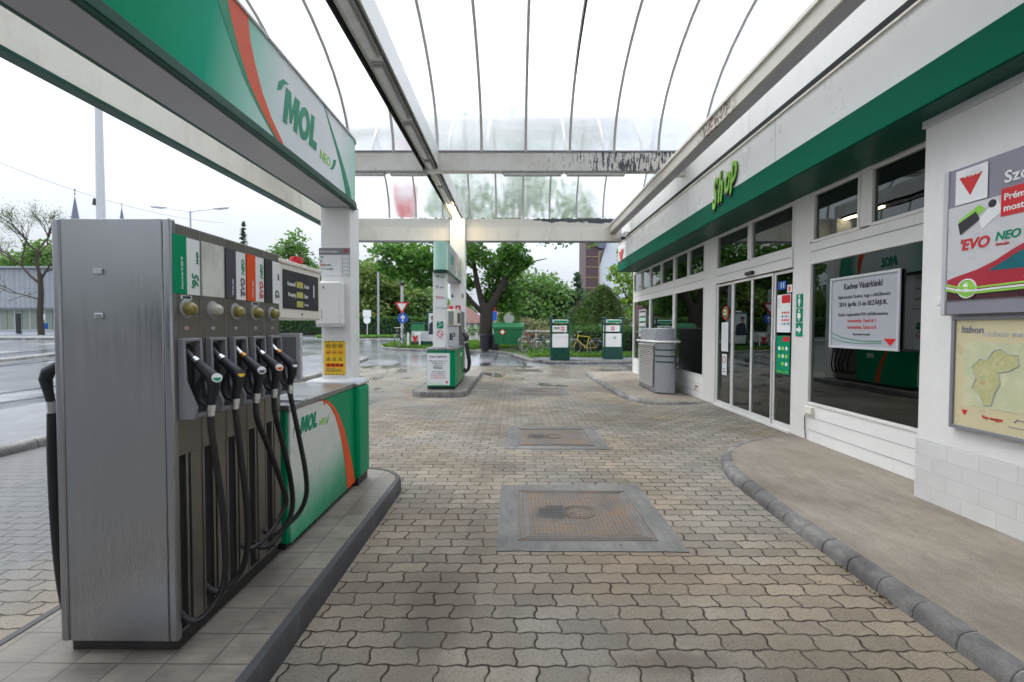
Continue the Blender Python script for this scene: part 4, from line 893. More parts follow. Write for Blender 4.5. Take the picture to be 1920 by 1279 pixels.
m = MB(); m.box(2.95, 3.2, 13.85, 14.08, 4.3, 4.44); m.build('bracket', 'cream', CN, .005)
m = MB(); m.box(3.04, XRr, 9.45, 9.6, 4.72, 4.80); m.build('bracket', 'cream', CN, .005)
# numbers and letter on the canopy column
cs = thing('letter_sign', 'red square sign with white letter A on the canopy column', 'sign', (-1.7, 13.67, 2.1))
m = MB(); m.box(-1.77, -1.62, 13.668, 13.679, 2.02, 2.27); m.build('plate', 'red', cs); m = MB(); m.text('A', .24, (-1.695, 13.668, 2.06), XR, ZU, 0, 0, .02, align='CENTER', wid=.8); m.build('lettering', 'paper', cs)
for tx, xx_ in (('4', -1.86), ('3', -1.56)):
    m = MB(); m.text(tx, .15, (xx_, 13.678, 2.50), XR, ZU, 0, 0, .03, align='CENTER'); o = m.build('numeral', 'ink'); tag(o, f'black numeral {tx} high on the white canopy column', 'numeral', 'pump numerals on the column')

# fluorescent lamps under the middle beam and the cross beam
def lamp(loc, along, label, lit=False, L=1.35):
    t = thing('fluorescent_lamp', label, 'lamp', loc, 'fluorescent lamps under the canopy'); x, y, z = loc
    bx = (lambda m, w, l0, l1, z0, z1, mi=0: m.box(x+l0, x+l1, y-w, y+w, z0, z1, mi)) if along == 'x' else (lambda m, w, l0, l1, z0, z1, mi=0: m.box(x-w, x+w, y+l0, y+l1, z0, z1, mi))
    m = MB(); bx(m, .075, -L/2, L/2, z-.02, z); m.build('housing', 'lgray', t, .004)
    m = MB(); bx(m, .058, -L/2+.03, L/2-.03, z-.075, z-.02); m.build('cover', 'lamp' if lit else 'tube_off', t, .02 if not lit else .0)
    return t
pos = ['farthest, lit warm white in front of the column', 'unlit, next to the lit one', 'unlit, second from the lit one', 'unlit, third from the lit one', 'unlit, fourth from the lit one', 'unlit, nearest to the camera']
for k in range(6): lamp((-1.715, 12.98-1.62*k, 4.884), 'y', 'long lamp under the middle beam, '+pos[k], k == 0, 1.5)
for k, (x, s) in enumerate([(-3.05, 'left of the two beyond the middle beam'), (-2.2, 'beside the middle beam on its left'), (.35, 'right of the middle beam'), (1.65, 'nearest the shop')]):
    lamp((x, 9.52, 4.80), 'x', 'unlit lamp under the peeling cross beam, '+s, False, .8 if k < 2 else 1.25)
cc = thing('security_camera', 'small dome security camera under the far canopy corner by the shop', 'camera', (3.2, 13.6, 4.3))
m = MB(); m.tube([(3.4, 13.6, 4.42), (3.22, 13.6, 4.42), (3.18, 13.6, 4.38)], .03, 8); m.build('arm', 'lgray', cc)
m = MB(); m.lathe([(.02, .10), (.09, .09), (.095, .03), (.085, 0)], (3.18, 13.6, 4.28), 16, 0); m.build('housing', 'white2', cc); m = MB(); m.lathe([(.075, 0), (.06, -.05), (.02, -.075)], (3.18, 13.6, 4.28), 14); m.build('dome', 'ink', cc)

# ------------------------------------------------------------------ shop building
SH = thing('shop_building', 'white filling station shop with green fascia, sliding door and large windows', 'building', (4, 9, .1))
FXX = 4.0
def fr(m, y0, y1, z0, z1, x0=3.98, x1=4.08): m.box(x0, x1, y0, y1, z0, z1)
def window(y0, y1, z0, z1, t=.035, name='window', mat='glass', sub=True):
    m = MB(); fr(m, y0, y0+t, z0, z1, 3.965); fr(m, y1-t, y1, z0, z1, 3.965); fr(m, y0+t, y1-t, z0, z0+t, 3.965); fr(m, y0+t, y1-t, z1-t, z1, 3.965)
    w = m.build(name, 'frame', SH, .003)
    m = MB(); m.box(4.0, 4.006, y0+t, y1-t, z0+t, z1-t); m.build('pane', mat, w, smooth=False); return w
Z0, Z1, Z2, Z3 = .58, 2.50, 2.77, 3.41
# left bays
for a, b in ((9.68, 11.48), (11.55, 13.52), (13.58, 15.40)):
    window(a, b, Z0, Z1); c = (a+b)/2; window(a, c-.02, Z2, Z3); window(c+.02, b, Z2, Z3)
window(4.1, 6.24, Z0, Z1); window(5.35, 6.19, Z2-.02, Z3); window(4.1, 5.20, Z2-.02, Z3)
window(7.86, 9.10, 2.74, Z3); window(6.60, 7.80, 2.74, Z3)
m = MB()
for a, b in ((9.12, 9.68), (11.48, 11.55), (13.52, 13.58), (15.40, 15.48), (6.24, 6.60), (5.20, 5.35), (7.80, 7.86)):
    z0 = .1 if b-a > .2 or a > 15 else Z0
    if a in (5.20, 7.80): z0 = Z2
    fr(m, a, b, z0, 3.42, 3.972)
fr(m, 9.68, 15.40, Z1, Z2, 3.976); fr(m, 4.1, 6.24, Z1, Z2-.02, 3.976); fr(m, 6.60, 9.12, 2.48, 2.74, 3.95); fr(m, 9.10, 9.12, 2.74, 3.42, 3.972); fr(m, 6.19, 6.24, Z2, 3.42, 3.972)
fr(m, 4.1, 15.48, 3.42, 3.60, 3.972); m.build('window_frame', 'frame', SH, .003)
m = MB()
for a, b, z in ((9.7, 15.36, 2.63), (4.1, 6.2, 2.63), (6.63, 9.08, 2.62)): m.box(3.945 if a == 6.63 else 3.971, 3.976, a, b, z, z+.008)
m.build('joint_line', 'mgray', SH)
for a, b in ((9.66, 15.44), (4.1, 6.26)): m = MB(); fr(m, a, b, .09, Z0, 3.975); m.build('sill_panel', 'white', SH, .004)
for z in (.24, .41):
    for a, b in ((9.7, 15.4), (4.1, 6.2)): m = MB(); m.box(3.971, 3.9745, a, b, z, z+.006); m.build('panel_joint', 'soffit', SH)
# sliding door
def leaf(y0, y1, name, t0=.03, t1=.03, x=3.97):
    m = MB(); m.box(x, x+.04, y0, y0+t0, .13, 2.46); m.box(x, x+.04, y1-t1, y1, .13, 2.46); m.box(x, x+.04, y0+t0, y1-t1, .13, .20); m.box(x, x+.04, y0+t0, y1-t1, 2.42, 2.46)
    d = m.build(name, 'frame', SH, .003); m = MB(); m.box(x+.015, x+.021, y0+t0, y1-t1, .20, 2.42); m.build('pane', 'glass', d, smooth=False); return d
leaf(8.44, 9.10, 'side_light', .05, .05, 3.985); leaf(7.73, 8.40, 'sliding_door'); leaf(7.11, 7.73, 'sliding_door', .025, .02); leaf(6.60, 7.09, 'side_light', .03, .03, 3.985)
m = MB(); m.box(3.95, 4.08, 6.60, 9.12, .085, .128); m.build('threshold', 'frame', SH, .004)
m = MB(); m.box(3.90, 3.95, 7.62, 7.86, 2.50, 2.56); m.build('motion_sensor', 'ink', SH, .012)
# fascia
m = MB(); m.box(3.35, 3.56, -4, 15.0, 3.755, 4.30); m.build('fascia', 'white2', SH, .004)
m = MB(); m.box(3.342, 3.60, -4, 15.02, 3.43, 3.755); m.build('fascia_band', 'fgreen', SH, .006)
m = MB(); m.box(3.36, 4.0, -4, 14.98, 3.424, 3.430); m.build('soffit', 'dkgreen', SH)
m = MB(); m.box(3.33, 3.46, -4, 15.02, 4.301, 4.325); m.box(3.36, 3.46, -4, 15.0, 4.325, 4.42, 1); m.build('fascia_cap', ['cream', 'gap_shade'], SH)
m = MB(); m.box(3.46, 3.66, -4, 15.0, 4.30, 5.2); m.build('parapet', 'white', SH, .004)
m = MB(); m.box(3.46, 9.2, -4, 15.3, 5.2, 5.26); m.build('roof', 'graymetal', SH)
m = MB(); m.box(4.08, 9.2, 15.3, 15.48, .09, 5.2); m.box(9.0, 9.2, -4, 15.3, .09, 5.2); m.box(3.66, 9.0, -4.2, -4.0, .09, 5.2); m.box(3.66, 4.08, -4, 15.3, 3.60, 5.19); m.build('wall', 'plaster', SH)
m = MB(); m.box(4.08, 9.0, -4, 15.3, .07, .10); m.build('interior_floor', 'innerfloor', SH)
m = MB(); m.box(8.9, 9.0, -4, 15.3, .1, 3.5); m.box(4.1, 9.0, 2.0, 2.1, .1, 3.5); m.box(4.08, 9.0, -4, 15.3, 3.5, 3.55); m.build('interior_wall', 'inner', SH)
m = MB(); m.box(3.62, 4.3, -4, 4.12, .62, 3.424); m.build('pier_wall', 'plaster', SH, .006)
m = MB(); m.box(3.605, 4.29, -4, 4.125, .095, .62); m.build('tiled_base', 'walltile', SH, .004)
m = MB(); m.box(3.585, 3.62, -4, 4.12, 3.36, 3.424); m.build('pier_trim', 'lgray', SH, .004)
for y in (12.0, 9.0, 6.0, 3.0):
    m = MB(); m.box(3.3488, 3.35, y, y+.006, 3.757, 4.298); m.build('panel_joint', 'soffit', SH)
    m = MB(); m.box(3.4588, 3.46, y+.9, y+.906, 4.43, 5.19); m.build('panel_joint', 'soffit', SH)
# lettering on the fascia
ST = thing('shop_lettering', 'lime green Shop lettering with dark outline on the white fascia', 'lettering', (3.35, 7.35, 3.6))
def shopword(x, dy, dz, bold, mi):
    m = MB()
    for ch, y, z, sz, w_ in (('S', 7.80, 3.60, .70, .44), ('h', 7.60, 3.66, .70, .46), ('o', 7.37, 3.74, .66, .50), ('p', 7.16, 3.84, .66, .54)):
        m.text(ch, sz, (x, y+dy, z+dz), YL, (0, -.10, 1), mi, .12, bold, .008, wid=w_, lift=.004)
    return m
shopword(3.338, .03, -.02, .045, 0).build('outline', 'ink', ST); shopword(3.318, 0, 0, .012, 0).build('letters', 'lime', ST)
rm = thing('emblem', 'red pointed emblem at the far end of the shop fascia', 'emblem', (3.35, 14.6, 3.6))
m = MB(); m.px([(14.86, 4.06), (14.62, 4.02), (14.52, 4.12), (14.40, 4.02), (14.2, 4.06), (14.55, 3.64)], 3.345, -.01); m.build('shape', 'red', rm)

# signs and small things fixed on the facade
def poster(name, label, cat, y0, y1, z0, z1, x, body, fn, frame=None, th=.006, fw=.012):
    t = thing(name, label, cat, (x, (y0+y1)/2, z0))
    m = MB(); m.box(x-th, x, y0, y1, z0, z1); m.build('sheet', body, t)
    if frame:
        m = MB(); d = th+.012
        m.box(x-d, x, y0-fw, y0, z0-fw, z1+fw); m.box(x-d, x, y1, y1+fw, z0-fw, z1+fw); m.box(x-d, x, y0, y1, z0-fw, z0); m.box(x-d, x, y0, y1, z1, z1+fw); m.build('frame', frame, t, .002)
    if fn: m = MB(); mats = fn(m, x-th); m.build('print', mats, t)
    return t
def notice(m, x):
    yc = 5.295
    for tx, sz, z, mt, bo in [('Kedves Vásárlóink!', .098, 2.075, 0, .02), ('Tájékoztatjuk Önöket, hogy a töltőállomást', .058, 1.965, 1, .0), ('2014. április 15-én BEZÁRJUK.', .075, 1.87, 0, .012), ('Kérjük a legközelebbi MOL töltőállomásokon:', .052, 1.755, 1, 0), ('Szombathely, Zanati út 1.', .056, 1.68, 2, 0), ('Szombathely, Zanati út 8.', .056, 1.605, 2, 0), ('Megértésüket köszönjük', .034, 1.53, 1, 0)]:
        m.text(tx, sz, (x, yc, z), YL, ZU, mt, 0, bo, align='CENTER', wid=.78)
    m.tube(smoothpath([(x-.001, 5.80, 1.56), (x-.001, 5.6, 1.50), (x-.001, 5.3, 1.465), (x-.001, 5.0, 1.47)], 5), .005, 4, 3); m.tube(smoothpath([(x-.001, 5.80, 1.50), (x-.001, 5.6, 1.45), (x-.001, 5.3, 1.435), (x-.001, 5.0, 1.445)], 5), .004, 4, 3)
    m.px([(4.97, 1.50), (4.80, 1.50), (4.885, 1.42)], x, -.002, 2); return ['ink', 'dgray', 'red', 'teal']
poster('closure_notice', 'framed white closure notice on the large shop window right of the door', 'notice', 4.80, 5.79, 1.40, 2.20, 3.985, 'dimmedpaper', notice, 'lgray', fw=.03)
def flags(m, x):
    m.box(x-.001, x, 6.68, 6.89, 1.98, 2.10, 0)
    for r_ in range(4):
        for c_ in range(4): m.box(x-.001, x, 6.70+.05*c_, 6.735+.05*c_, 1.66+.055*r_, 1.69+.055*r_, 1+(r_*3+c_*2) % 4)
    for k in range(5): m.box(x-.001, x, 6.93, 6.99, 1.92+.03*k, 1.932+.03*k, 3)
    return ['red', 'blue', 'red', 'lgray', 'orange']
poster('card_poster', 'white poster of small flags with red corner on the right door pane', 'poster', 6.67, 7.01, 1.55, 2.11, 3.992, 'paper', flags)
def offers(m, x):
    m.box(x-.001, x, 6.68, 6.85, 1.415, 1.485, 0)
    for r_ in range(3):
        for c_ in range(3 if r_ else 2): m.lathe([(.03, -.002), (.03, 0)], (x, 6.75+.09*c_, 1.08+.115*r_), 14, 1+(r_+c_) % 2, 'x')
    m.tube([(x-.001, 6.99, .97), (x-.001, 6.85, .955), (x-.001, 6.7, .97)], .008, 4, 2); return ['red', 'paper', 'lime']
poster('offer_poster', 'green poster with round pale pictures below the flag poster on door pane', 'poster', 6.67, 7.01, .93, 1.50, 3.992, 'teal', offers)
poster('window_sticker', 'small blue sticker at the top of the right door pane', 'sticker', 6.80, 7.0, 2.19, 2.31, 3.992, 'blue', lambda m, x: (m.box(x-.001, x, 6.84, 6.86, 2.21, 2.29), m.box(x-.001, x, 6.9, 6.92, 2.21, 2.29), ['paper'])[-1])
poster('window_sticker', 'small white and orange square sticker beside the blue sticker on door pane', 'sticker', 6.65, 6.76, 2.13, 2.24, 3.992, 'paper', lambda m, x: (m.box(x-.001, x, 6.68, 6.73, 2.15, 2.22), ['orange'])[-1])
poster('opening_hours_sheet', 'white sheet with fine print on the left door pane', 'notice', 8.60, 8.87, 1.17, 1.72, 3.992, 'paper', lambda m, x: ([m.box(x-.001, x, 8.64, 8.83, 1.25+.035*k, 1.257+.035*k) for k in range(12)], ['lgray'])[-1])
poster('prohibition_notice', 'small white notice with red ring below the fine print sheet', 'notice', 8.64, 8.83, .72, 1.12, 3.992, 'paper', lambda m, x: (m.torus((x-.001, 8.735, 1.01), .06, .009, 'x', 20, 4, 0), m.box(x-.001, x, 8.68, 8.79, .78, .80, 1), m.box(x-.001, x, 8.68, 8.79, .83, .845, 1), ['red', 'dgray'])[-1])
rs = thing('round_sticker', 'rounded green sticker with red border on the left door pane', 'sticker', (3.99, 8.72, 1.9))
m = MB(); m.px([(8.72+.13*math.cos(rad(a))*(1+.12*math.cos(rad(3*a))), 1.90+.13*math.sin(rad(a))) for a in range(0, 360, 20)], 3.992, -.004); m.build('border', 'red', rs)
m = MB(); m.px([(8.72+.10*math.cos(rad(a))*(1+.12*math.cos(rad(3*a))), 1.90+.10*math.sin(rad(a))) for a in range(0, 360, 20)], 3.988, -.002); m.build('face', 'teal', rs)
m = MB(); m.box(3.984, 3.986, 8.68, 8.80, 1.87, 1.90); m.box(3.984, 3.986, 8.70, 8.80, 1.93, 1.96); m.px([(8.66, 1.84), (8.70, 1.84), (8.70, 1.96), (8.66, 1.94)], 3.986, -.002, 1); m.build('symbol', ['paper', 'yellow'], rs)
for k, (lb, z) in enumerate([('green toilet sign with white man, topmost of three by the door', 1.90), ('green toilet sign with white woman, middle of three by the door', 1.70), ('green sign with white arrow, lowest of three by the door', 1.50)]):
    t = thing('toilet_sign' if k < 2 else 'arrow_sign', lb, 'sign', (3.97, 6.43, z), 'green signs on the door post')
    m = MB(); m.box(3.962, 3.971, 6.36, 6.50, z, z+.185); m.build('plate', 'teal', t)
    m = MB(); x = 3.962
    if k < 2:
        m.lathe([(.017, -.002), (.017, 0)], (x, 6.43, z+.155), 10, 0, 'x'); m.px([(6.43-.02-.008*k, z+.125), (6.43+.02+.008*k, z+.125), (6.43+.026+.012*k, z+.055), (6.43+.014, z+.055), (6.43+.012, z+.015), (6.43-.012, z+.015), (6.43-.014, z+.055), (6.43-.026-.012*k, z+.055)], x, -.002)
    else: m.px([(6.485, z+.07), (6.43, z+.07), (6.43, z+.03), (6.375, z+.09), (6.43, z+.15), (6.43, z+.11), (6.485, z+.11)], x, -.002)
    m.build('symbol', 'paper', t)
# illuminated advertising board and map on the pier
AB = thing('advertising_board', 'grey framed fuel advertising board with red car on the white pier', 'sign', (3.6, 3.0, 1.7))
m = MB(); m.box(3.545, 3.62, 1.9, 3.80, 1.72, 2.885); m.build('case', 'ads', AB, .006)
m = MB(); m.box(3.535, 3.625, 3.80, 3.845, 1.715, 2.89); m.build('side_profile', 'lgray', AB, .008)
m = MB(); m.box(3.540, 3.545, 1.92, 3.795, 1.83, 2.58); pst = m.build('poster', 'poster', AB)
m = MB(); x = 3.539; m.box(x-.001, x+.001, 3.49, 3.74, 2.59, 2.86, 0); m.px([(3.71, 2.80), (3.53, 2.80), (3.62, 2.645)], x-.001, -.002, 1)
block_word(m, .05, (x-.003, 3.668, 2.79), YL, ZU, 0, .15, .95); m.text("Szolgáltatásaink", .12, (x+.005, 3.375, 2.66), YL, ZU, 0, 0, .02, lift=.003)
m.build('emblem_panel', ['paper', 'red'], AB)
x = 3.5395; m = MB()
m.px([(3.71, 2.46), (3.55, 2.55), (3.50, 2.51), (3.67, 2.40)], x, -.002, 3); m.px([(3.71, 2.44), (3.57, 2.505), (3.54, 2.44), (3.69, 2.35)], x-.002, -.002, 2)
m.px([(3.55, 2.44), (3.42, 2.56), (3.37, 2.47), (3.52, 2.36)], x, -.0015, 4); m.lathe([(.03, -.003), (.03, 0)], (x, 3.45, 2.535), 12, 2, 'x')
m.box(x-.002, x, 1.95, 3.39, 2.42, 2.62, 0); m.text('Prémium', .066, (x-.002, 3.37, 2.535), YL, ZU, 4, 0, .02); m.text('most', .066, (x-.002, 3.37, 2.455), YL, ZU, 4, 0, .02)
m.text("'EVO", .115, (x, 3.70, 2.225), YL, ZU, 0, .22, .03, wid=.95); m.text('NEO', .085, (x, 3.425, 2.255), YL, ZU, 1, .22, .025, wid=.95); m.text('benzin', .035, (x, 3.42, 2.215), YL, ZU, 0, .2, .01); m.text("'EVO", .115, (x, 3.12, 2.30), YL, ZU, 2, .22, .03)
car = [(3.79, 1.85), (3.79, 2.0), (3.70, 2.025), (3.55, 2.06), (3.42, 2.11), (3.30, 2.175), (3.1, 2.265), (2.8, 2.33), (1.95, 2.35), (1.95, 1.85)]
m.px(car, x, -.001, 5); m.px([(3.79, 1.832), (3.79, 1.90), (3.5, 1.89), (3.2, 1.90), (1.95, 1.93), (1.95, 1.832)], x-.001, -.001, 6)
m.px([(3.47, 2.04), (3.38, 2.085), (3.27, 2.145), (3.05, 2.235), (2.7, 2.28), (2.7, 2.05), (3.1, 2.03)], x-.001, -.001, 7)
for dz, mt in ((0, 8), (.022, 4), (.04, 8)): m.tube(smoothpath([(x-.003, 3.79, 1.96-dz), (x-.003, 3.62, 1.925-dz), (x-.003, 3.3, 1.93-dz), (x-.003, 1.96, 1.97-dz)], 5), .010, 4, mt)
m.lathe([(.075, -.006), (.075, -.002)], (x, 3.62, 1.92), 20, 8, 'x'); m.torus((x-.005, 3.62, 1.92), .072, .006, 'x', 20, 4, 4); m.px([(3.65, 1.95), (3.62, 1.97), (3.60, 1.90), (3.63, 1.88)], x-.007, -.001, 4)
m.build('print', ['red', 'teal', 'ink', 'lime', 'paper', 'posterred', 'posterdark', 'tealglass', 'lime'], pst)
MP = thing('map_poster', 'cream county map poster in a dark frame on the pier', 'poster', (3.6, 3.0, .8))
m = MB(); m.box(3.59, 3.62, 2.0, 3.755, .83, 1.675); m.build('sheet', 'mapcream', MP)
m = MB(); m.box(3.575, 3.62, 3.755, 3.785, .80, 1.705); m.box(3.575, 3.62, 2.0, 3.755, .80, .83); m.box(3.575, 3.62, 2.0, 3.755, 1.675, 1.705); m.build('frame', 'mgray', MP, .004)
m = MB(); x = 3.589; m.box(x-.001, x+.001, 2.2, 3.68, 1.0, 1.50, 0); out = [(3.62, 1.30), (3.55, 1.38), (3.50, 1.37), (3.46, 1.44), (3.40, 1.46), (3.34, 1.42), (3.29, 1.42), (3.28, 1.34), (3.34, 1.30), (3.42, 1.28), (3.40, 1.20), (3.44, 1.12), (3.46, 1.03), (3.52, 1.02), (3.56, 1.10), (3.61, 1.14), (3.58, 1.22)]
m.px(out, x-.001, -.001, 1); m.tube([(x-.003, a, b) for a, b in out+[out[0]]], .004, 4, 2)
m.text('Itthon', .072, (x, 3.71, 1.575), YL, ZU, 3, 0, .03); m.text('otthon van', .066, (x, 3.54, 1.548), YL, ZU, 2, 0, -.004)
m.px([(3.69, .96), (3.64, .96), (3.665, .915)], x, -.001, 4); m.text('Vas megye', .036, (x, 3.53, .92), YL, ZU, 4, 0, .015); m.tube([(x, 3.30, .93), (x, 3.28, .955), (x, 3.24, .95)], .004, 4, 3); m.box(x-.001, x, 3.22, 3.34, .89, .896, 3)
m.build('print', ['mapbg', 'map', 'lgray', 'mgray', 'red'], MP)
so = thing('wall_switch', 'small white socket box on the pier left of the advertising board', 'switch', (3.6, 3.9, 1.8))
m = MB(); m.box(3.585, 3.62, 3.85, 3.93, 1.80, 1.88); m.build('cover', 'white2', so, .008); m = MB(); m.box(3.578, 3.585, 3.875, 3.905, 1.825, 1.855); m.build('button', 'cream', so, .003)
jb = thing('junction_box', 'small cream cable junction box at the corner of the shop window sill', 'junction box', (3.97, 6.15, .4))
m = MB(); m.box(3.93, 3.972, 6.08, 6.22, .46, .56); m.build('box', 'cream', jb, .006); m = MB(); m.tube([(3.955, 6.21, .46), (3.955, 6.25, .40), (3.957, 6.25, .25), (3.955, 6.22, .11)], .006, 6); m.build('cable', 'brown', jb)
tp = thing('outdoor_tap', 'small brass tap on the white panel below the shop window', 'tap', (3.97, 9.9, .3))
m = MB(); m.tube([(3.975, 9.95, .34), (3.93, 9.95, .34), (3.92, 9.95, .28)], .012, 8); m.box(3.92, 3.94, 9.90, 10.0, .36, .375); m.build('spout', 'brass', tp)
ps = thing('price_display', 'grey framed rack of leaflets standing behind the far window', 'rack', (3.98, 14.2, 1.2))
m = MB(); m.box(3.975, 3.99, 13.98, 14.02, 1.3, 2.15); m.box(3.975, 3.99, 14.72, 14.76, 1.3, 2.15); m.box(3.975, 3.99, 13.98, 14.76, 2.15, 2.19); m.build('frame', 'lgray', ps, .005)
m = MB()
for k in range(5): m.box(3.98, 3.988, 14.04, 14.70, 1.35+.16*k, 1.46+.16*k, k % 2)
m.build('sheets', ['lgray', 'pgreen'], ps)
# inside: shelves and a lit case
def shelf(x, y, label):
    t = thing('display_shelf', label, 'shelf', (x, y, .1), 'shelves inside the shop')
    m = MB(); m.box(x, x+.06, y, y+1.6, .1, 1.7); m.build('back_panel', 'lgray', t)
    for k in range(4): m = MB(); m.box(x-.35, x, y, y+1.6, .25+.4*k, .28+.4*k); m.build('shelf_board', 'graymetal', t)
    return t
shelf(6.2, 4.2, 'grey empty shelf inside behind the near window'); shelf(6.3, 9.8, 'grey empty shelf inside behind the middle window'); shelf(6.3, 12.6, 'grey empty shelf inside behind the far window')
lc = thing('lit_display_case', 'warm lit display case glowing inside behind the near window', 'display case', (7.5, 6.6, .1))
m = MB(); m.box(7.9, 8.4, 7.7, 9.2, .1, 2.1); m.build('case', 'inner', lc); m = MB(); m.box(7.89, 7.90, 7.8, 8.5, 1.62, 1.92); m.build('lit_panel', 'litsign', lc)

# ------------------------------------------------------------------ grey slatted cabinet by the shop
VC = thing('slatted_cabinet', 'grey rounded cabinet with slatted steel front standing on the pavement by the shop', 'cabinet', (3.5, 11.2, .1))
body = [(3.68, 12.15), (3.30, 12.15), (3.24, 10.62)]+[(3.24+.40*t, 10.62-.22*math.sin(PI*t*.62)) for t in (.1, .25, .4, .55, .7, .85, 1.)]+[(3.68, 10.56)]
m = MB(); n = len(body); lev = [(.13, 1.0), (.3, 1.0), (.9, .985), (1.25, .96)]
cxx, cyy = 3.5, 11.4
m.add([(cxx+(a-cxx)*s, cyy+(b-cyy)*s, z) for z, s in lev for a, b in body], [(k*n+i, k*n+(i+1) % n, (k+1)*n+(i+1) % n, (k+1)*n+i) for k in range(3) for i in range(n)]+[tuple(range(n))[::-1], tuple(3*n+i for i in range(n))]); m.build('body', 'cabgray', VC)
m = MB(); m.pz([(cxx+(a-cxx)*.95, cyy+(b-cyy)*.95) for a, b in body], 1.25, .36); m.build('upper_body', 'cabgray', VC, .02)
for z, s in ((.83, .995), (.96, .992), (1.10, .98)):
    m = MB(); m.pz([(cxx+(a-cxx)*s+.0, cyy+(b-cyy)*s-.006) for a, b in body[2:]], z, .02); m.build('green_band', 'dkgreen', VC)
for k in range(22):
    z = .24+.045*k; f = .004*k*.3
    m = MB(); m.prism([(3.268+f*.5, 12.1, z), (3.235+f*.5, 12.1, z+.012), (3.262+f*.5, 12.1, z+.036)], (-.055, -1.46, 0)); m.build('slat', 'slatgrey', VC)
m = MB(); m.lathe([(.0, 0), (.05, 0), (.05, .02), (.0, .02)], (3.24, 10.6, 1.27), 10); m.tube(smoothpath([(3.20, 12.0, 1.30), (3.18, 11.3, 1.30), (3.19, 10.66, 1.30), (3.30, 10.42, 1.30), (3.5, 10.35, 1.30), (3.74, 10.42, 1.30)], 5), .022, 8); m.build('rail', 'white2', VC)
m = MB(); m.box(3.28, 3.66, 10.65, 12.1, .101, .13); m.build('plinth', 'plinth', VC)

# ------------------------------------------------------------------ manhole covers
def manhole(loc, label):
    t = thing('manhole_cover', label, 'manhole cover', loc, 'square manhole covers in the paving'); x, y, z = loc
    m = MB(); ed = []
    for a, b in (((-.69, -.69), (.70, -.68)), ((.70, -.68), (.69, .70)), ((.69, .70), (-.68, .69)), ((-.68, .69), (-.69, -.69))):
        for k in range(8): q = k/8; ed.append((x+a[0]+(b[0]-a[0])*q+random.uniform(-.008, .008), y+a[1]+(b[1]-a[1])*q+random.uniform(-.008, .008)))
    m.pz(ed, z-.02, .031); m.build('collar', 'collar', t)
    m = MB(); R = .5
    for k, r in enumerate((.525, .495, .465, .435)):
        for a in ((-r, r, -r, -r+.012), (-r, r, r-.012, r), (-r, -r+.012, -r+.012, r-.012), (r-.012, r, -r+.012, r-.012)): m.box(x+a[0], x+a[1], y+a[2], y+a[3], z+.005, z+.017-.001*k)
    m.build('frame', 'iron', t, .002)
    m = MB(); m.box(-.43, .43, -.43, .43, -.01, .0145); o = m.build('lid', 'lid', None); o.parent = t
    m = MB(); m.torus((x, y, z+.0145), .135, .006, 'z', 28, 5); m.torus((x, y, z+.0145), .10, .004, 'z', 28, 5)
    for a, b in ((-.06, 0), (0, .03), (.05, -.01), (0, -.045)): m.box(x+a-.012, x+a+.012, y+b-.012, y+b+.012, z+.014, z+.018)
    m.build('handle_ring', 'iron', t); return t
mh = manhole((.555, 3.92, 0), 'rusty square iron manhole cover nearest the camera'); random.seed(11)
dup(mh, (.565, 6.69, 0), 0, 'square iron manhole cover second from the camera, beside the shop door'); dup(mh, (.62, 11.58, 0), 0, 'square iron manhole cover farthest off, between second pump and shop')
dg = thing('drain_grate', 'dark drain grating in the wet paving before the lawn kerb', 'drain', (.5, 16.6, 0))
m = MB(); m.box(-.05, 1.0, 16.3, 17.0, g(16.6)-.02, g(16.6)+.014); m.build('frame', 'iron', dg)
m = MB()
for k in range(9): m.box(.0+.1*k, .06+.1*k, 16.36, 16.94, g(16.6)+.014, g(16.6)+.018)
m.build('grating', 'gap_shade', dg)

# ------------------------------------------------------------------ lawn island: tree, containers, kiosks, bicycles, hedge
GT = .11
def limb(m, pts, r0, r1, n=8, k=5):
    p = smoothpath(pts, k); m.tube(p, [r0+(r1-r0)*i/(len(p)-1) for i in range(len(p))], n); return p
T = thing('chestnut_tree', 'large dark-trunked broadleaf tree forking low, standing behind the green waste container', 'tree', (-1.5, 24.3, g(24.3)+GT))
m = MB(); z0 = g(24.3)
limb(m, [(-1.5, 24.3, z0), (-1.5, 24.3, z0+.5), (-1.52, 24.3, z0+1.3), (-1.5, 24.3, z0+2.0), (-1.45, 24.3, z0+2.5)], 0.37, 0.33, 14)
limb(m, [(-1.5, 24.3, z0+1.9), (-.95, 24.2, z0+2.9), (-.35, 24.1, z0+4.1), (.0, 24.0, z0+5.4), (.25, 23.9, z0+7.2), (.5, 23.8, z0+9.5)], 0.224, 0.06, 10)
limb(m, [(-1.55, 24.3, z0+1.9), (-1.85, 24.5, z0+2.9), (-2.1, 24.7, z0+4.0), (-2.35, 24.9, z0+5.4), (-2.6, 25.2, z0+7.5)], 0.198, 0.06, 10)
limb(m, [(-1.6, 24.3, z0+1.9), (-2.2, 24.0, z0+2.5), (-2.75, 23.8, z0+3.2), (-3.6, 23.4, z0+4.2), (-5.2, 23.0, z0+5.2), (-7.2, 22.6, z0+5.6)], 0.146, 0.03, 9)
limb(m, [(-1.4, 24.4, z0+2.2), (-1.0, 25.2, z0+3.6), (-.6, 26.2, z0+5.6), (-.4, 27, z0+8)], 0.172, 0.05, 9)
limb(m, [(-.4, 24.1, z0+4.0), (.6, 23.7, z0+4.5), (1.6, 23.3, z0+4.7)], 0.0688, 0.02, 7)
limb(m, [(-.9, 24.2, z0+3.0), (-.1, 24.6, z0+3.3), (.8, 25, z0+3.2)], 0.0516, 0.02, 7)
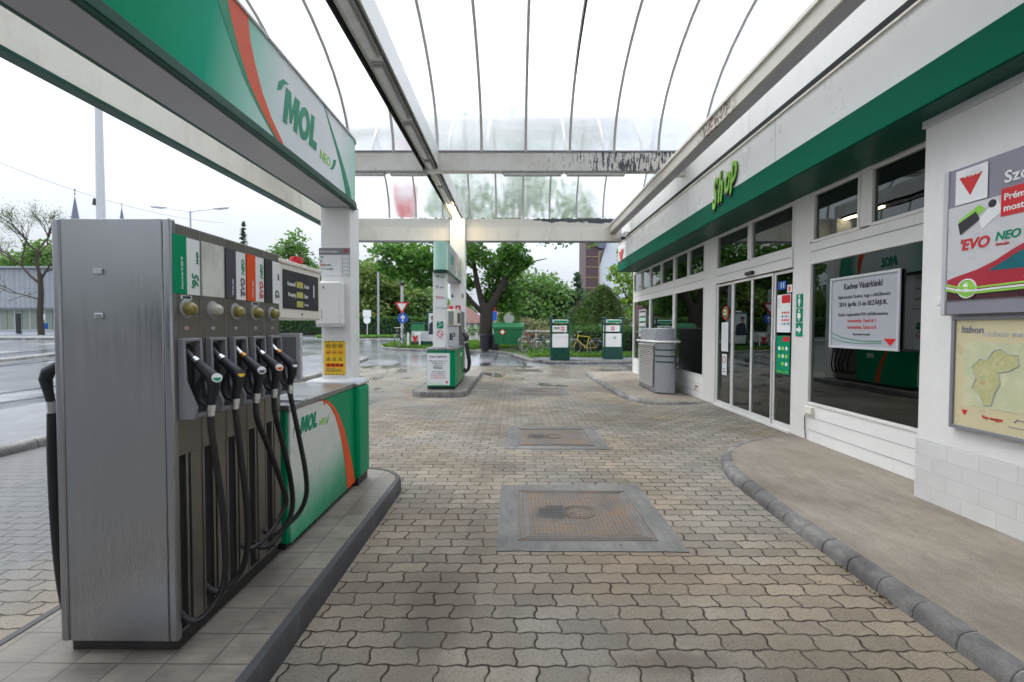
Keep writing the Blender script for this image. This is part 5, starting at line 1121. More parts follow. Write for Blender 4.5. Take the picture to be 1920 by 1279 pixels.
limb(m, [(-2.2, 24.8, z0+4.4), (-3.6, 24.4, z0+5.6), (-5.6, 24.2, z0+6.4)], 0.086, 0.02, 7)
m.build('trunk', 'bark', T)
cl = []
def C_(px, py, D, rx, rz, n, ry=None):
    X = (px-965)*D/860; Z = 1.6+(615-py)*D/860; k = D/860
    cl.append(blob(X, D, Z, rx*k, (ry or rx)*k, rz*k, n, .15))
random.seed(3)
for (px, py, D, rx, rz, n) in [(735, 470, 22.6, 38, 16, 420), (780, 480, 22.4, 40, 22, 520), (720, 500, 22.8, 16, 14, 120), (760, 505, 22.6, 30, 20, 330), (800, 500, 22.8, 34, 24, 460), (790, 530, 23, 16, 12, 120),
   (735, 515, 22.5, 14, 10, 80), (810, 525, 22.7, 14, 18, 130), (840, 480, 23, 36, 30, 420), (880, 470, 24, 30, 22, 380), (900, 485, 25, 30, 20, 260), (925, 520, 25, 22, 30, 330), (915, 555, 25, 14, 22, 190), (950, 475, 24, 22, 18, 260), (965, 470, 23.5, 26, 14, 220), (975, 495, 23.5, 20, 12, 200), (985, 490, 23.4, 12, 10, 90),
   (960, 510, 24, 18, 12, 160), (940, 505, 24.5, 16, 14, 170), (955, 545, 25, 26, 22, 380), (945, 570, 25, 22, 14, 230), (962, 575, 25, 16, 14, 130), (880, 530, 25.2, 10, 18, 100), (878, 565, 25, 6, 10, 50)]:
    C_(px, py, D, rx, rz, n)
for _ in range(46):   # the crown goes on above the canopy beam
    a = random.uniform(0, 2*PI); r_ = random.uniform(1.5, 6.2); zz = random.uniform(6.2, 11.5)
    if math.cos(a)*r_ < -1.6 and math.sin(a) < .5: continue
    cl.append(blob(-1.9+math.cos(a)*r_, 24.3+math.sin(a)*r_*.8, z0+zz-.09*r_*r_*(zz > 8.5), 1.2, 1.2, .8, 150, .2))
leaves_obj('crown', np.concatenate(cl), .27, 'leaf_chestnut', T, .35, .62)
bk = MB()

WC = thing('waste_container', 'large green wheeled waste container with orange diamond beside the tree trunk', 'container', (-.4, 23.6, g(23.6)+GT))
zb = g(23.6)+GT; X0, X1, Y0, Y1 = -1.12, .42, 23.1, 24.1
m = MB(); q = .12
m.add([(X0+q, Y0+.1, zb+.28), (X1-q-.04, Y0+.1, zb+.28), (X1-q-.04, Y1-.1, zb+.28), (X0+q, Y1-.1, zb+.28), (X0+.03, Y0, zb+1.06), (X1, Y0, zb+1.06), (X1, Y1, zb+1.06), (X0+.03, Y1, zb+1.06)], [(0, 1, 2, 3), (4, 5, 6, 7), (0, 1, 5, 4), (1, 2, 6, 5), (2, 3, 7, 6), (3, 0, 4, 7)])
for k in range(5): m.box(X0+.2+.3*k, X0+.23+.3*k, Y0-.0, Y0+.07, zb+.4, zb+1.0)
m.build('body', 'dumpgreen', WC, .02)
m = MB(); m.box(X0-.03, X1+.06, Y0-.05, Y1+.05, zb+1.06, zb+1.12)
m.px([(Y0-.04, zb+1.12)]+[(23.6-.55*math.cos(rad(a)), zb+1.12+.26*math.sin(rad(a))) for a in range(10, 171, 16)]+[(Y1+.04, zb+1.12)], X0-.01, 1.60); m.build('lid', 'dumpgreen', WC, .015)
m = MB(); m.prism([(-.62, Y0-.02, zb+.74), (-.47, Y0-.02, zb+.92), (-.62, Y0-.02, zb+1.10-.02), (-.77, Y0-.02, zb+.92-.02)], (0, .02, 0)); m.prism([(-.62, Y0-.022, zb+.80), (-.52, Y0-.022, zb+.91), (-.62, Y0-.022, zb+1.02), (-.72, Y0-.022, zb+.90)], (0, .002, 0), 1); m.build('sticker', ['orange', 'paper'], WC)
for a, b in ((X0+.25, Y0+.15), (X1-.3, Y0+.15), (X0+.25, Y1-.15), (X1-.3, Y1-.15)):
    m = MB(); m.lathe([(.10, -.025), (.10, .025)], (a, b, zb+.10), 14, 0, 'x'); m.box(a-.035, a+.035, b-.03, b+.03, zb+.16, zb+.29); m.build('wheel', 'black', WC)
m = MB(); m.tube([(X1+.02, Y0+.15, zb+.95), (X1+.07, Y0+.15, zb+.9), (X1+.07, Y1-.15, zb+.9), (X1+.02, Y1-.15, zb+.95)], .02, 6); m.build('handle', 'black', WC)
def wbin(x, y, label):
    t = thing('rubbish_bin', label, 'bin', (x, y, g(y)+GT), 'dark bins at the tree'); zb = g(y)+GT
    m = MB(); m.lathe([(.19, 0), (.24, .72)], (x, y, zb), 16); m.build('body', 'bindark', t); m = MB(); m.lathe([(.265, .72), (.265, .77), (.22, .79)], (x, y, zb), 16); m.build('rim', 'bindark', t)
wbin(-1.5, 23.25, 'dark blue round bin in front of the tree trunk, left one'); wbin(-1.02+.0, 23.42, 'dark blue round bin between the tree trunk and green container')

def kiosk(x, y, label, icon, w=.78):
    t = thing('service_kiosk', label, 'kiosk', (x, y, g(y)+.12), 'green and white service kiosks'); zb = g(y)+.12; d = .5
    m = MB(); m.box(x-w/2, x+w/2, y, y+d, zb, zb+.52); m.build('base', 'kgreen', t, .01)
    for a in (x-w/2+.03, x+w/2-.03):
        for b in (y+.03, y+d-.03):
            m = MB(); m.tube([(a, b, zb+.5), (a, b, zb+1.70)], .035, 8); m.lathe([(.035, 0), (.065, .02), (.065, .05), (.04, .07)], (a, b, zb+1.69), 12); m.build('post', 'kgreen', t)
    m = MB(); m.box(x-w/2+.04, x+w/2-.02, y+.02, y+d-.02, zb+.522, zb+1.08); lb = m.build('lower_housing', 'white2', t, .01)
    m = MB(); m.box(x-w/2+.04, x+w/2-.12, y+.04, y+d-.04, zb+1.16, zb+1.42); ub = m.build('upper_housing', 'white2', t, .01)
    m = MB(); m.box(x-w/2+.06, x-w/2+.12, y+.2, y+.26, zb+1.08, zb+1.6); m.build('stem', 'kgreen', t)
    m = MB(); m.box(x-w/2+.06, x+w/2-.06, y+.0, y+d, zb+1.52, zb+1.66); hb = m.build('head_sign', 'lgray', t, .02)
    m = MB(); m.box(x-w/2+.14, x+w/2-.10, y-.004, y+.0, zb+1.55, zb+1.63); m.build('sign_face', 'green', hb)
    m = MB(); a = x+.10 if icon else x-.03; m.box(a-.06, a+.07, y+.034, y+.039, zb+1.22, zb+1.37, 0); m.box(a-.02, a+.03, y+.031, y+.034, zb+1.25, zb+1.34, 1)
    if icon: m.torus((x-.20, y+.034, zb+1.32), .035, .012, 'y', 14, 5, 2); m.torus((x-.07, y+.034, zb+1.32), .035, .012, 'y', 14, 5, 2); m.box(x-.2, x-.07, y+.03, y+.037, zb+1.275, zb+1.29, 2)
    m.build('icons', ['red', 'paper', 'ink'], ub)
    if not icon:
        m = MB(); m.tube([(x+.0, y+.018, zb+.97), (x+.0, y+.018, zb+.90), (x+.05, y+.018, zb+.88), (x+.09, y+.018, zb+.91), (x+.09, y+.018, zb+.97)], .015, 5); m.build('icon', 'teal', lb)
    else:
        m = MB(); m.box(x-w/2+.05, x+w/2-.03, y+.016, y+.02, zb+.95, zb+.955); m.build('panel_joint', 'mgray', lb)
kiosk(1.86, 18.75, 'green and white self-service kiosk with spectacles symbol, left of yellow bicycle', True)
kiosk(4.12, 19.15, 'green and white self-service kiosk near the hedge, right of the yellow bicycle', False)

def bicycle(x, y, rz, label, fm):
    zb = g(y)+GT+.02; t = thing('bicycle', label, 'bicycle', (x, y, zb), 'parked bicycles'); OFF[t.name] = Vector(); R = .335; w = 1.04
    for a in (-w/2, w/2):
        m = MB(); m.torus((a, 0, R), R, .02, 'y', 32, 6); wh = m.build('wheel', 'tyre', t)
        m = MB(); m.torus((a, 0, R), R-.03, .012, 'y', 32, 5)
        for k in range(14): q = 2*PI*k/14; m.tube([(a, 0, R), (a+(R-.03)*math.cos(q), 0, R+(R-.03)*math.sin(q))], .0022, 3)
        m.tube([(a, -.05, R), (a, .05, R)], .022, 8); m.build('rim', 'rim', wh)
        m = MB(); m.tube([(a+(R+.035)*math.cos(rad(q)), 0, R+(R+.035)*math.sin(rad(q))) for q in (range(20, 170, 15) if a > 0 else range(10, 160, 15))], .016, 5); m.build('mudguard', 'rim', t)
    bb = (.06, 0, .29); seat = (.20, 0, .82); head = (-.33, 0, .86); hl = (-.36, 0, .70)
    m = MB()
    for a, b, r_ in ((bb, seat, .018), (seat, head, .017), (hl, bb, .019), (bb, (w/2, 0, R), .012), (seat, (w/2, 0, R), .010), ((-.32, 0, .93), hl, .018), (hl, (-w/2, .0, R), .014)): m.tube([a, b], r_, 7)
    m.build('frame', fm, t)
    m = MB(); m.tube([(-.32, 0, .92), (-.33, 0, 1.02)], .014, 6); m.tube(smoothpath([(-.20, -.28, 1.03), (-.36, -.20, 1.05), (-.36, 0, 1.03), (-.36, .20, 1.05), (-.20, .28, 1.03)], 4), .013, 6); m.tube([(-.43, 0, .88), (-.49, 0, .88)], [.03, .05], 8); m.build('handlebar', 'rim', t)
    m = MB(); m.tube([(.20, 0, .82), (.22, 0, .94)], .013, 6); m.prism([(.10, -.02, .94), (.10, .02, .94), (.30, .08, .95), (.36, .07, .95), (.36, -.07, .95), (.30, -.08, .95)], (0, 0, .045)); m.build('saddle', 'black', t, .01)
    m = MB(); m.torus((.06, -.03, .29), .085, .008, 'y', 18, 4); m.tube([(.06, -.06, .29), (.12, -.06, .14)], .011, 5); m.box(.08, .16, -.15, -.06, .125, .145); m.tube([(.06, .06, .29), (0, .06, .44)], .011, 5); m.box(-.04, .04, .06, .15, .43, .45); m.build('pedals', 'graymetal', t)
    m = MB(); m.box(.33, .72, -.07, .07, .735, .75); m.tube([(.70, -.06, .735), (w/2, -.06, R)], .007, 4); m.tube([(.70, .06, .735), (w/2, .06, R)], .007, 4); m.build('carrier', 'mgray', t)
    t.rotation_euler = (rad(-5), 0, rz)
bicycle(3.22, 21.0, rad(4), 'yellow framed bicycle leaning against the hedge between the two kiosks', 'yelbike')
bicycle(.85, 22.3, rad(35), 'red bicycle parked by the white rail beside the green container', 'redbike')
bicycle(1.55, 21.4, rad(20), 'grey bicycle half hidden behind the left green kiosk', 'blkbike')
bicycle(-6.05, 24.75, rad(75), 'dark bicycle leaning at the pole with the blue arrow sign', 'blkbike')

RF = thing('rail_fence', 'low pale two-rail fence behind the bicycles on the lawn', 'fence', (1.2, 23.9, g(23.9)+GT)); zb = g(23.9)+GT
for k in range(4): m = MB(); m.tube([(.35+.75*k, 23.9, zb-.1), (.35+.75*k, 23.9, zb+.98)], .045, 8); m.build('post', 'housewall', RF)
for z in (.38, .92): m = MB(); m.tube([(.2, 23.86, zb+z), (2.75, 23.86, zb+z)], .04, 8); m.build('rail', 'housewall', RF)

def hedge_pts(x0, x1, y0, y1, z0, z1, n):
    p = np.stack([RNG.uniform(x0, x1, n), RNG.uniform(y0, y1, n), z0+(z1-z0)*RNG.uniform(size=n)**.75], 1)
    k = RNG.uniform(size=n) < .6; f = RNG.integers(0, 3, n)
    p[k & (f == 0), 1] = y0+RNG.normal(size=(k & (f == 0)).sum())*.05; p[k & (f == 1), 2] = z1+RNG.normal(size=(k & (f == 1)).sum())*.06
    return p
H = thing('hedge', 'dark green clipped hedge behind the yellow bicycle and kiosks', 'hedge', (5, 22.2, g(22)+GT)); zb = g(22)+GT
m = MB(); m.box(2.85, 9.4, 21.75, 22.6, zb-.1, zb+1.02); m.build('stems', 'gap_shade', H)
leaves_obj('foliage', hedge_pts(2.7, 9.6, 21.6, 22.75, zb, zb+1.2, 9000), .10, 'leaf_dark', H)

def tree(name, label, x, y, h, R, k, per, size, mat, trunk_r=.2, base=None, trunk_h=None, squash=.8, low=-.9, group='trees behind the station', stemmat='stem', zoff=0., flat=.2, sub=.34):
    zb = g(y) if base is None else base; t = thing(name, label, 'tree', (x, y, zb), group)
    cz = zb+h-R[2]; th = trunk_h or (cz-zb)
    m = MB(); lean = random.uniform(-.3, .3)
    limb(m, [(x, y, zb), (x+lean*.3, y, zb+th*.5), (x+lean, y, zb+th+R[2]*.3)], trunk_r, trunk_r*.35, 8)
    for q in range(5):
        a = random.uniform(0, 2*PI); s_ = random.uniform(.5, .85)
        limb(m, [(x+lean*.6, y, zb+th*random.uniform(.55, .95)), (x+math.cos(a)*R[0]*s_*.5, y+math.sin(a)*R[1]*s_*.5, cz), (x+math.cos(a)*R[0]*s_, y+math.sin(a)*R[1]*s_, cz+R[2]*.35)], trunk_r*.45, .03, 6, 4)
    m.build('trunk', stemmat, t); leaves_obj('crown', crown_pts((x, y, cz+zoff), R, k, per, sub, squash, low), size, mat, t, flat); return t
def at(px, D): return (px-965)*D/860
def zt(py, D): return 1.6+(615-py)*D/860
# the tree belt across the road, left of the second pump (seen between the posts)
FB = g(99)
belt = [(640, 66, 505, 8, 'leaf_olive'), (672, 62, 482, 7, 'leaf_mid'), (700, 58, 488, 6.5, 'leaf_olive'), (728, 60, 505, 6.5, 'leaf_mid'), (755, 63, 520, 6.5, 'leaf_olive'), (782, 66, 530, 6.5, 'leaf_mid'), (812, 72, 545, 6, 'leaf_olive'), (560, 66, 520, 7, 'leaf_mid'), (600, 70, 500, 7, 'leaf_mid'), (850, 80, 560, 6, 'leaf_mid'), (500, 75, 545, 7, 'leaf_olive'), (440, 78, 540, 7, 'leaf_mid')]
bl = ['leftmost far one, behind the near pump', 'behind the white post, left side', 'tall one just right of the near white post', 'bright one right of the grey lamp pole', 'behind the arrow sign pole, left side', 'behind the arrow sign pole, right side', 'at the right end of the belt', 'seen over the pump display', 'seen left of the near white post', 'small one beyond the second pump', 'low one hidden mostly by the pump, nearer the display', 'low one hidden mostly by the pump, far left']
for (px, D_, top, r_, mt), lb in zip(belt, bl):
    h = zt(top, D_)-FB; tree('broadleaf_tree', 'spring green tree across the road, '+lb, at(px, D_), D_, h, (r_*.62, r_*.6, h*.47), 34, 110, .62, mt, .28, FB, None, .9, -1., 'tree belt across the road', 'stem', 0, .2, .4)
HB = thing('roadside_hedge', 'long dark hedge along a fence across the road under the trees', 'hedge', (-16, 54, FB))
m = MB(); m.box(-30, -8.5, 54.0, 54.6, FB, FB+1.9); m.build('fence_panel', 'bindark', HB); leaves_obj('foliage', hedge_pts(-30, -8.5, 53.7, 54.8, FB, FB+2.1, 6000), .30, 'leaf_dark', HB)
m = MB(); m.add([(-17.5, 40.5, FB+.06), (-9.4, 43.5, FB+.06), (-7.5, 47, FB+.06), (-19.5, 45, FB+.06)], [(0, 1, 2, 3)]); struct(m.build('lawn', 'soil'))
gp = []
for _ in range(6000):
    u, v = RNG.uniform(size=2); x = -17.5+8.1*u+v*(-2+4*u); y = 40.5+3*u+v*(4.5-1.0*u); gp.append((x, y, FB+.10+RNG.uniform(0, .07)))
o = leaves_obj('grass', gp, .26, 'grass', None, -.5, .25); o['kind'] = 'stuff'; o['label'] = 'strip of short grass on the traffic island across the road'
ub = thing('utility_cabinet', 'small green utility cabinet on the grass across the road', 'cabinet', (at(783, 45), 45, FB)); x = at(783, 45)
m = MB(); m.box(x-.6, x+.6, 44.8, 45.3, FB, FB+1.35); m.build('body', 'dumpgreen', ub, .03); m = MB(); m.box(x-.66, x+.66, 44.75, 45.35, FB+1.35, FB+1.45); m.build('roof', 'kgreen', ub, .02)

# trees right of the middle
def at2(px, D): return at(px, D)
for px, D_, top, r_, h0, mt, nm, lb in [(1000, 46, 505, 3.2, 2, 'leaf_mid', 'lime_tree', 'tall pale green lime tree right of the dark trunk'), (1026, 50, 520, 3.0, 2, 'leaf_mid', 'lime_tree', 'pale green lime tree second from the dark trunk'), (975, 52, 540, 3.0, 2, 'leaf_mid', 'lime_tree', 'pale green lime tree partly behind the green container'), (1058, 48, 545, 2.6, 2, 'leaf_dark', 'broadleaf_tree', 'dark green round tree left of the blue spruce')]:
    h = zt(top, D_)-FB; tree(nm, lb, at(px, D_), D_, h, (r_, r_, h*.45), 40, 110, .42, mt, .28, FB, None, .9, -1., 'trees across the street on the right', 'bark', 0, .2, .38)
def conifer(name, label, x, y, h, R, mat, base, n=2600, size=.3):
    t = thing(name, label, 'tree', (x, y, base), 'conifers in the distance'); m = MB(); m.tube([(x, y, base), (x, y, base+h)], [R*.09, .02], 8); m.build('trunk', 'stem', t)
    p = []
    lev = int(h/.55)
    for k in range(lev):
        f = (k+.3)/lev; rr = R*(1-f)**.85; z0_ = base+h*(.08+.92*f)
        for b in range(9):
            z = z0_+random.uniform(-.4, .4); a = random.uniform(0, 2*PI); L_ = rr*random.uniform(.7, 1.1); q = int(n/lev/9)+1; s_ = RNG.uniform(.15, 1, q)
            p.append(np.stack([x+math.cos(a)*L_*s_+RNG.normal(size=q)*.1, y+math.sin(a)*L_*s_+RNG.normal(size=q)*.1, z-.30*L_*s_+RNG.normal(size=q)*.06], 1))
    leaves_obj('crown', np.concatenate(p), size, mat, t, .3, .35); return t
conifer('spruce_tree', 'slender blue-green spruce left of the brown tower', at(1081, 46), 46, zt(511, 46)-FB, 2.7, 'leaf_pine', FB)
conifer('spruce_tree', 'thin pointed conifer tip beyond the pump display', at(457, 75), 75, zt(418, 75)-FB, 2.0, 'leaf_pine', FB, 2600, .45)
tree('poplar_tree', 'upright fresh green tree rising left of the near white post', at(551, 60), 60, zt(424, 60)-FB, (2.6, 2.4, 7.5), 40, 90, .5, 'leaf_mid', .25, FB, None, 1.1, -1., 'tree belt across the road', 'stem', 0, .2, .45)
# drooping cedar, hanging over like an arch
CD = thing('weeping_cedar', 'broad weeping cedar with drooping boughs behind the kiosks', 'tree', (5.0, 26.2, g(26)+GT)); zb = g(26)+GT
m = MB(); limb(m, [(5.3, 26.2, zb), (5.2, 26.2, zb+1.5), (5.0, 26.2, zb+3.1)], .16, .08)
p = []
for k in range(90):
    a = random.uniform(0, 2*PI); L_ = random.uniform(.9, 2.9); hz = random.uniform(2.3, 3.5); dr = random.uniform(.6, 1.0)*hz*min(1, (L_/2.7))
    tip = np.array([5.0+math.cos(a)*L_, 26.2+math.sin(a)*L_*.7, max(.9, hz-dr)+zb]); st = np.array([5.05, 26.2, hz+zb]); mid = (st+tip)/2+np.array([0, 0, .45])
    q = 130; s_ = RNG.uniform(size=q)**.8; cur = ((1-s_)**2)[:, None]*st+(2*s_*(1-s_))[:, None]*mid+(s_**2)[:, None]*tip
    cur = cur+RNG.normal(size=(q, 3))*np.array([.12, .12, .05]); cur[:, 2] -= RNG.uniform(0, .55, q)*s_; cur[:, 2] = np.maximum(cur[:, 2], zb+.5); p.append(cur)
    if k % 5 == 0: limb(m, [tuple(st), tuple(mid), tuple(tip)], .05, .012, 5, 4)
m.build('trunk', 'stem', CD); leaves_obj('crown', np.concatenate(p), .17, 'leaf_cedar', CD, .1, .3)
YT = thing('young_maple_tree', 'bright yellow-green leafy tree at the far corner of the shop', 'tree', (5.6, 21.6, g(21.6)+GT)); zb = g(21.6)+GT
m = MB(); limb(m, [(5.7, 21.6, zb), (5.65, 21.6, zb+2), (5.5, 21.6, zb+4.6)], .10, .04); limb(m, [(5.68, 21.6, zb+1.6), (5.1, 21.5, zb+2.9), (4.7, 21.4, zb+3.7)], .05, .015); m.build('trunk', 'stem', YT)
cl = []
for (px, py, rx, rz, n) in [(1150, 505, 14, 10, 90), (1168, 490, 14, 14, 120), (1163, 520, 18, 12, 140), (1178, 535, 16, 22, 210), (1158, 545, 10, 8, 60), (1185, 560, 12, 22, 180), (1190, 505, 20, 25, 240), (1165, 475, 12, 10, 80), (1182, 585, 10, 14, 100), (1172, 565, 9, 9, 60), (1200, 540, 26, 40, 500), (1140, 520, 7, 6, 25)]:
    k = 21.6/860; cl.append(blob((px-965)*k, 21.6, zt(py, 21.6), rx*k, rx*k, rz*k, n, .1))
leaves_obj('crown', np.concatenate(cl), .17, 'leaf_yellow', YT, .3, .6)
FS = thing('flowering_shrub', 'shrub with pale reddish blossom behind the rail fence', 'shrub', (.95, 25.3, g(25)+GT)); zb = g(25.3)+GT
m = MB()
for k in range(9): a = 2*PI*k/9; limb(m, [(.95, 25.3, zb), (.95+.3*math.cos(a), 25.3+.3*math.sin(a), zb+.7), (.95+.8*math.cos(a), 25.3+.6*math.sin(a), zb+1.3)], .03, .01, 5, 3)
m.build('stems', 'stem', FS); leaves_obj('foliage', crown_pts((.95, 25.3, zb+.95), (1.0, .7, .7), 24, 60, .4), .13, 'leaf_flower', FS)
sp = thing('sapling', 'thin young sapling on the lawn left of the tree trunk', 'sapling', (-2.9, 23.7, g(23.7)+GT)); zb = g(23.7)+GT
m = MB(); m.tube([(-2.9, 23.7, zb), (-2.88, 23.7, zb+1.2)], .012, 5); m.build('stem', 'stem', sp); leaves_obj('foliage', blob(-2.88, 23.7, zb+.9, .3, .3, .45, 90, .1), .10, 'leaf_mid', sp)

# ------------------------------------------------------------------ street furniture
def pole(name, label, cat, x, y, h, r0, r1, mat='lgray', base=None):
    zb = g(y) if base is None else base; t = thing(name, label, cat, (x, y, zb)); m = MB(); m.tube([(x, y, zb), (x, y, zb+h*.5), (x, y, zb+h)], [r0, (r0+r1)/2, r1], 12); m.build('pole', mat, t); return t
PX, PY = at(754, 26), 26.0
tp_ = pole('emblem_pole', 'tall slim white pole carrying a red emblem board, by the lawn island tip', 'sign', PX, PY, 8.9, .085, .07, 'lgray')
zc = zt(385, PY)
m = MB(); x = at(751, PY); m.prism([(x-.86, PY-.12, zc+.5), (x+.80, PY-.12, zc+.5), (x+.40, PY-.12, zc-.68), (x-.44, PY-.12, zc-.68)], (0, .1, 0)); eb = m.build('emblem_board', 'red', tp_, .02)
m = MB(); block_word(m, .38, (x-.46, PY-.12, zc+.06), XR, ZU, 0, .1, .93); m.build('lettering', 'paper', eb)
m = MB(); m.tube([(PX, PY, zt(536, PY)), (PX, PY, zt(530, PY))], .11, 10); m.build('clamp', 'ink', tp_)
yv = thing('yield_sign', 'red and white inverted triangle sign seen from the front, above the blue arrow', 'sign', (PX, PY-.1, 3)); zc = zt(577, PY)
m = MB(); m.prism([(PX-.40, PY-.12, zc+.30), (PX+.40, PY-.12, zc+.30), (PX, PY-.12, zc-.38)], (0, .02, 0)); m.build('plate', 'red', yv); m = MB(); m.prism([(PX-.26, PY-.124, zc+.22), (PX+.26, PY-.124, zc+.22), (PX, PY-.124, zc-.22)], (0, .004, 0)); m.build('face', 'paper', yv)
bs = thing('direction_sign', 'round blue sign with white upward arrow on the slim pole', 'sign', (PX, PY-.1, 2.2)); zc = zt(597, PY); x = at(756, PY)
m = MB(); m.lathe([(.29, 0), (.29, .02)], (x, PY-.13, zc), 26, 0, 'y'); m.build('plate', 'blue', bs)
m = MB(); m.py([(x-.035, zc-.2), (x+.035, zc-.2), (x+.035, zc+.04), (x+.12, zc-.02), (x+.12, zc+.06), (x, zc+.2), (x-.12, zc+.06), (x-.12, zc-.02), (x-.035, zc+.04)], PY-.134, .004); m.build('arrow', 'paper', bs)
bx = thing('billboard', 'green framed poster board showing a dark haired person in a suit', 'billboard', (at(822, 25.3), 25.3, g(25.3))); D_ = 25.3; x0, x1 = at(800, D_), at(846, D_); za, zb_ = zt(646, D_), zt(584, D_)
m = MB(); m.box(x0, x1, D_, D_+.14, za, zb_); m.build('frame', 'kgreen', bx, .02)
m = MB(); m.box(x0+.10, x1-.1, D_-.008, D_, za+.10, zb_-.1); ps_ = m.build('poster', 'paper', bx)
m = MB(); cx = x0+.34; zz = zb_-.42; m.lathe([(.0, 0), (.11, 0), (.11, .004), (0, .004)], (cx, D_-.014, zz), 18, 0, 'y'); m.box(cx-.05, cx+.05, D_-.013, D_-.009, zz-.2, zz-.05, 0)
m.py([(cx-.12, zz+.02), (cx-.10, zz+.13), (cx, zz+.17), (cx+.10, zz+.13), (cx+.12, zz+.02), (cx+.09, zz+.07), (cx-.09, zz+.07)], D_-.017, .002, 2)
m.py([(cx-.24, za+.55), (cx+.38, za+.55), (cx+.30, zz-.28), (cx+.06, zz-.16), (cx-.06, zz-.16), (cx-.2, zz-.26)], D_-.012, .003, 1); m.build('picture', ['skin', 'suit', 'ink'], ps_)
for a in (x0+.15, x1-.15): m = MB(); m.box(a-.05, a+.05, D_+.02, D_+.12, g(D_), za); m.build('leg', 'kgreen', bx)
eb2 = thing('roadside_board', 'low grey roadside board with red emblem and green foot on the lawn', 'sign', (at(785, 24.6), 24.6, g(24.6)+GT)); D_ = 24.6; x0, x1 = at(771, D_), at(803, D_)
m = MB(); m.box(x0, x1, D_, D_+.06, zt(640, D_), zt(621, D_)); m.build('board', 'lgray', eb2); m = MB(); m.box(x0, x1+.2, D_-.01, D_+.07, zt(646, D_), zt(640, D_)); m.build('foot_board', 'kgreen', eb2)
m = MB(); m.py([(x0+.02, zt(628, D_)), (at(778, D_), zt(632, D_)), (at(783, D_), zt(628, D_)), (at(780, D_), zt(643, D_)), (at(777, D_), zt(643, D_))], D_-.012, .01, 0); m.box(at(777, D_), at(790, D_), D_-.014, D_-.002, zt(629, D_), zt(623, D_), 1); m.build('emblem', ['red', 'paper'], eb2)
for a in (765, 787): m = MB(); X = at(a, D_); m.box(X-.045, X+.045, D_-.06, D_+.03, g(D_), zt(624, D_)); m.build('post', 'white2', eb2)
# big white mast and twin lamp, across the left road
FM = pole('flag_mast', 'thick white tapering mast with a small black loudspeaker, left beyond the pump', 'mast', at(190, 22), 22, 14, .21, .14, 'lgray')
m = MB(); x = at(182, 22); m.tube([(x, 21.9, zt(388, 22)), (x, 21.9, zt(376, 22))], [.09, .05], 10); m.build('loudspeaker', 'ink', FM)
D_ = 36; LX = at(358, D_); zt_ = zt(398, D_); SL = pole('street_lamp', 'grey twin-armed street lamp across the road above the pump', 'street lamp', LX, D_, zt_-g(D_), .09, .06, 'zinc')
for s_, ex, ez in ((-1, at(303, D_), zt(391, D_)), (1, at(412, D_), zt(393, D_))):
    m = MB(); m.tube([(LX, D_, zt_-.1), (LX+s_*.5, D_, zt_+.02), (ex-s_*.3, D_, ez-.03)], .035, 6); m.build('arm', 'zinc', SL)
    m = MB(); m.tube([(ex-s_*.45, D_, ez-.02), (ex, D_, ez), (ex+s_*.75, D_, ez+.06)], [.06, .13, .09], 10); m.build('lamp_head', 'lgray', SL)
pole('lamp_pole', 'plain grey pole in front of the tree belt, right of the near white post', 'pole', at(709, 48), 48, 9.5, .13, .09, 'zinc', FB)
ss = pole('road_sign', 'small white rectangular and round road signs on a short post across the road', 'sign', at(688, 50), 50, 2.75, .05, .05, 'lgray', FB); x = at(688, 50)
m = MB(); m.box(x-.45, x+.45, 49.92, 49.95, FB+2.1, FB+2.85); m.build('plate', 'paper', ss); m = MB(); m.lathe([(.40, 0), (.40, .03)], (x, 49.92, FB+1.75), 18, 0, 'y'); m.build('plate', 'paper', ss)
s2 = pole('round_road_sign', 'back of a round grey road sign on a pole behind the container', 'sign', at(954, 30), 30, zt(575, 30)-g(30), .05, .05, 'zinc'); x = at(954, 30)
m = MB(); m.lathe([(.34, 0), (.34, .03)], (x, 29.9, zt(597, 30)), 22, 0, 'y'); m.build('plate', 'lgray', s2)
s3_ = pole('flag_sign', 'small blue and red panel on a pole right of the tree trunk', 'sign', at(927, 40), 40, 2.9, .04, .04, 'zinc', FB); x = at(927, 40)
m = MB(); m.box(x-.2, x+.2, 39.9, 39.95, FB+1.6, FB+2.4, 0); m.box(x-.2, x+.2, 39.9, 39.95, FB+2.4, FB+2.8, 1); m.build('panel', ['blue', 'red'], s3_)
cb = MB(); a, b = Vector((at(-60, 40), 40, zt(283, 40))), Vector((at(420, 60), 60, zt(420, 60)))
cb.tube([a.lerp(b, t)+Vector((0, 0, -1.2*4*t*(1-t))) for t in [i/12 for i in range(13)]], .018, 4); tag(cb.build('overhead_cable', 'ink'), 'thin sagging overhead cable across the pale sky on the left', 'cable')

# ------------------------------------------------------------------ buildings in the distance
BH = thing('market_hall', 'pale blue clad low hall with glazed ground floor across the left road', 'building', (-52, 48, FB))
m = MB(); m.box(-75, -36, 48.0, 66, zt(580, 48), zt(505, 48)); m.build('cladding', 'corr', BH)
m = MB(); m.box(-75, -36, 48.6, 66, FB, zt(580, 48)); m.build('wall', 'pavilionwhite', BH)
m = MB(); m.box(-75.2, -35.8, 47.7, 66.2, zt(505, 48), zt(502, 48)); m.build('roof_edge', 'zinc', BH)
for k in range(9):
    x = -62+1.62*k; m = MB(); m.box(x, x+1.5, 48.52, 48.6, FB+.6, FB+2.7); w = m.build('window', 'hallwin', BH); m = MB(); m.box(x-.06, x+1.56, 48.5, 48.56, FB+.5, FB+.6); m.box(x+.7, x+.78, 48.5, 48.56, FB+.6, FB+2.7); m.build('frame', 'lgray', w)
m = MB(); m.box(at(23, 48.4), at(31, 48.4), 48.44, 48.52, FB+.2, FB+2.3); m.build('door', 'ink', BH)
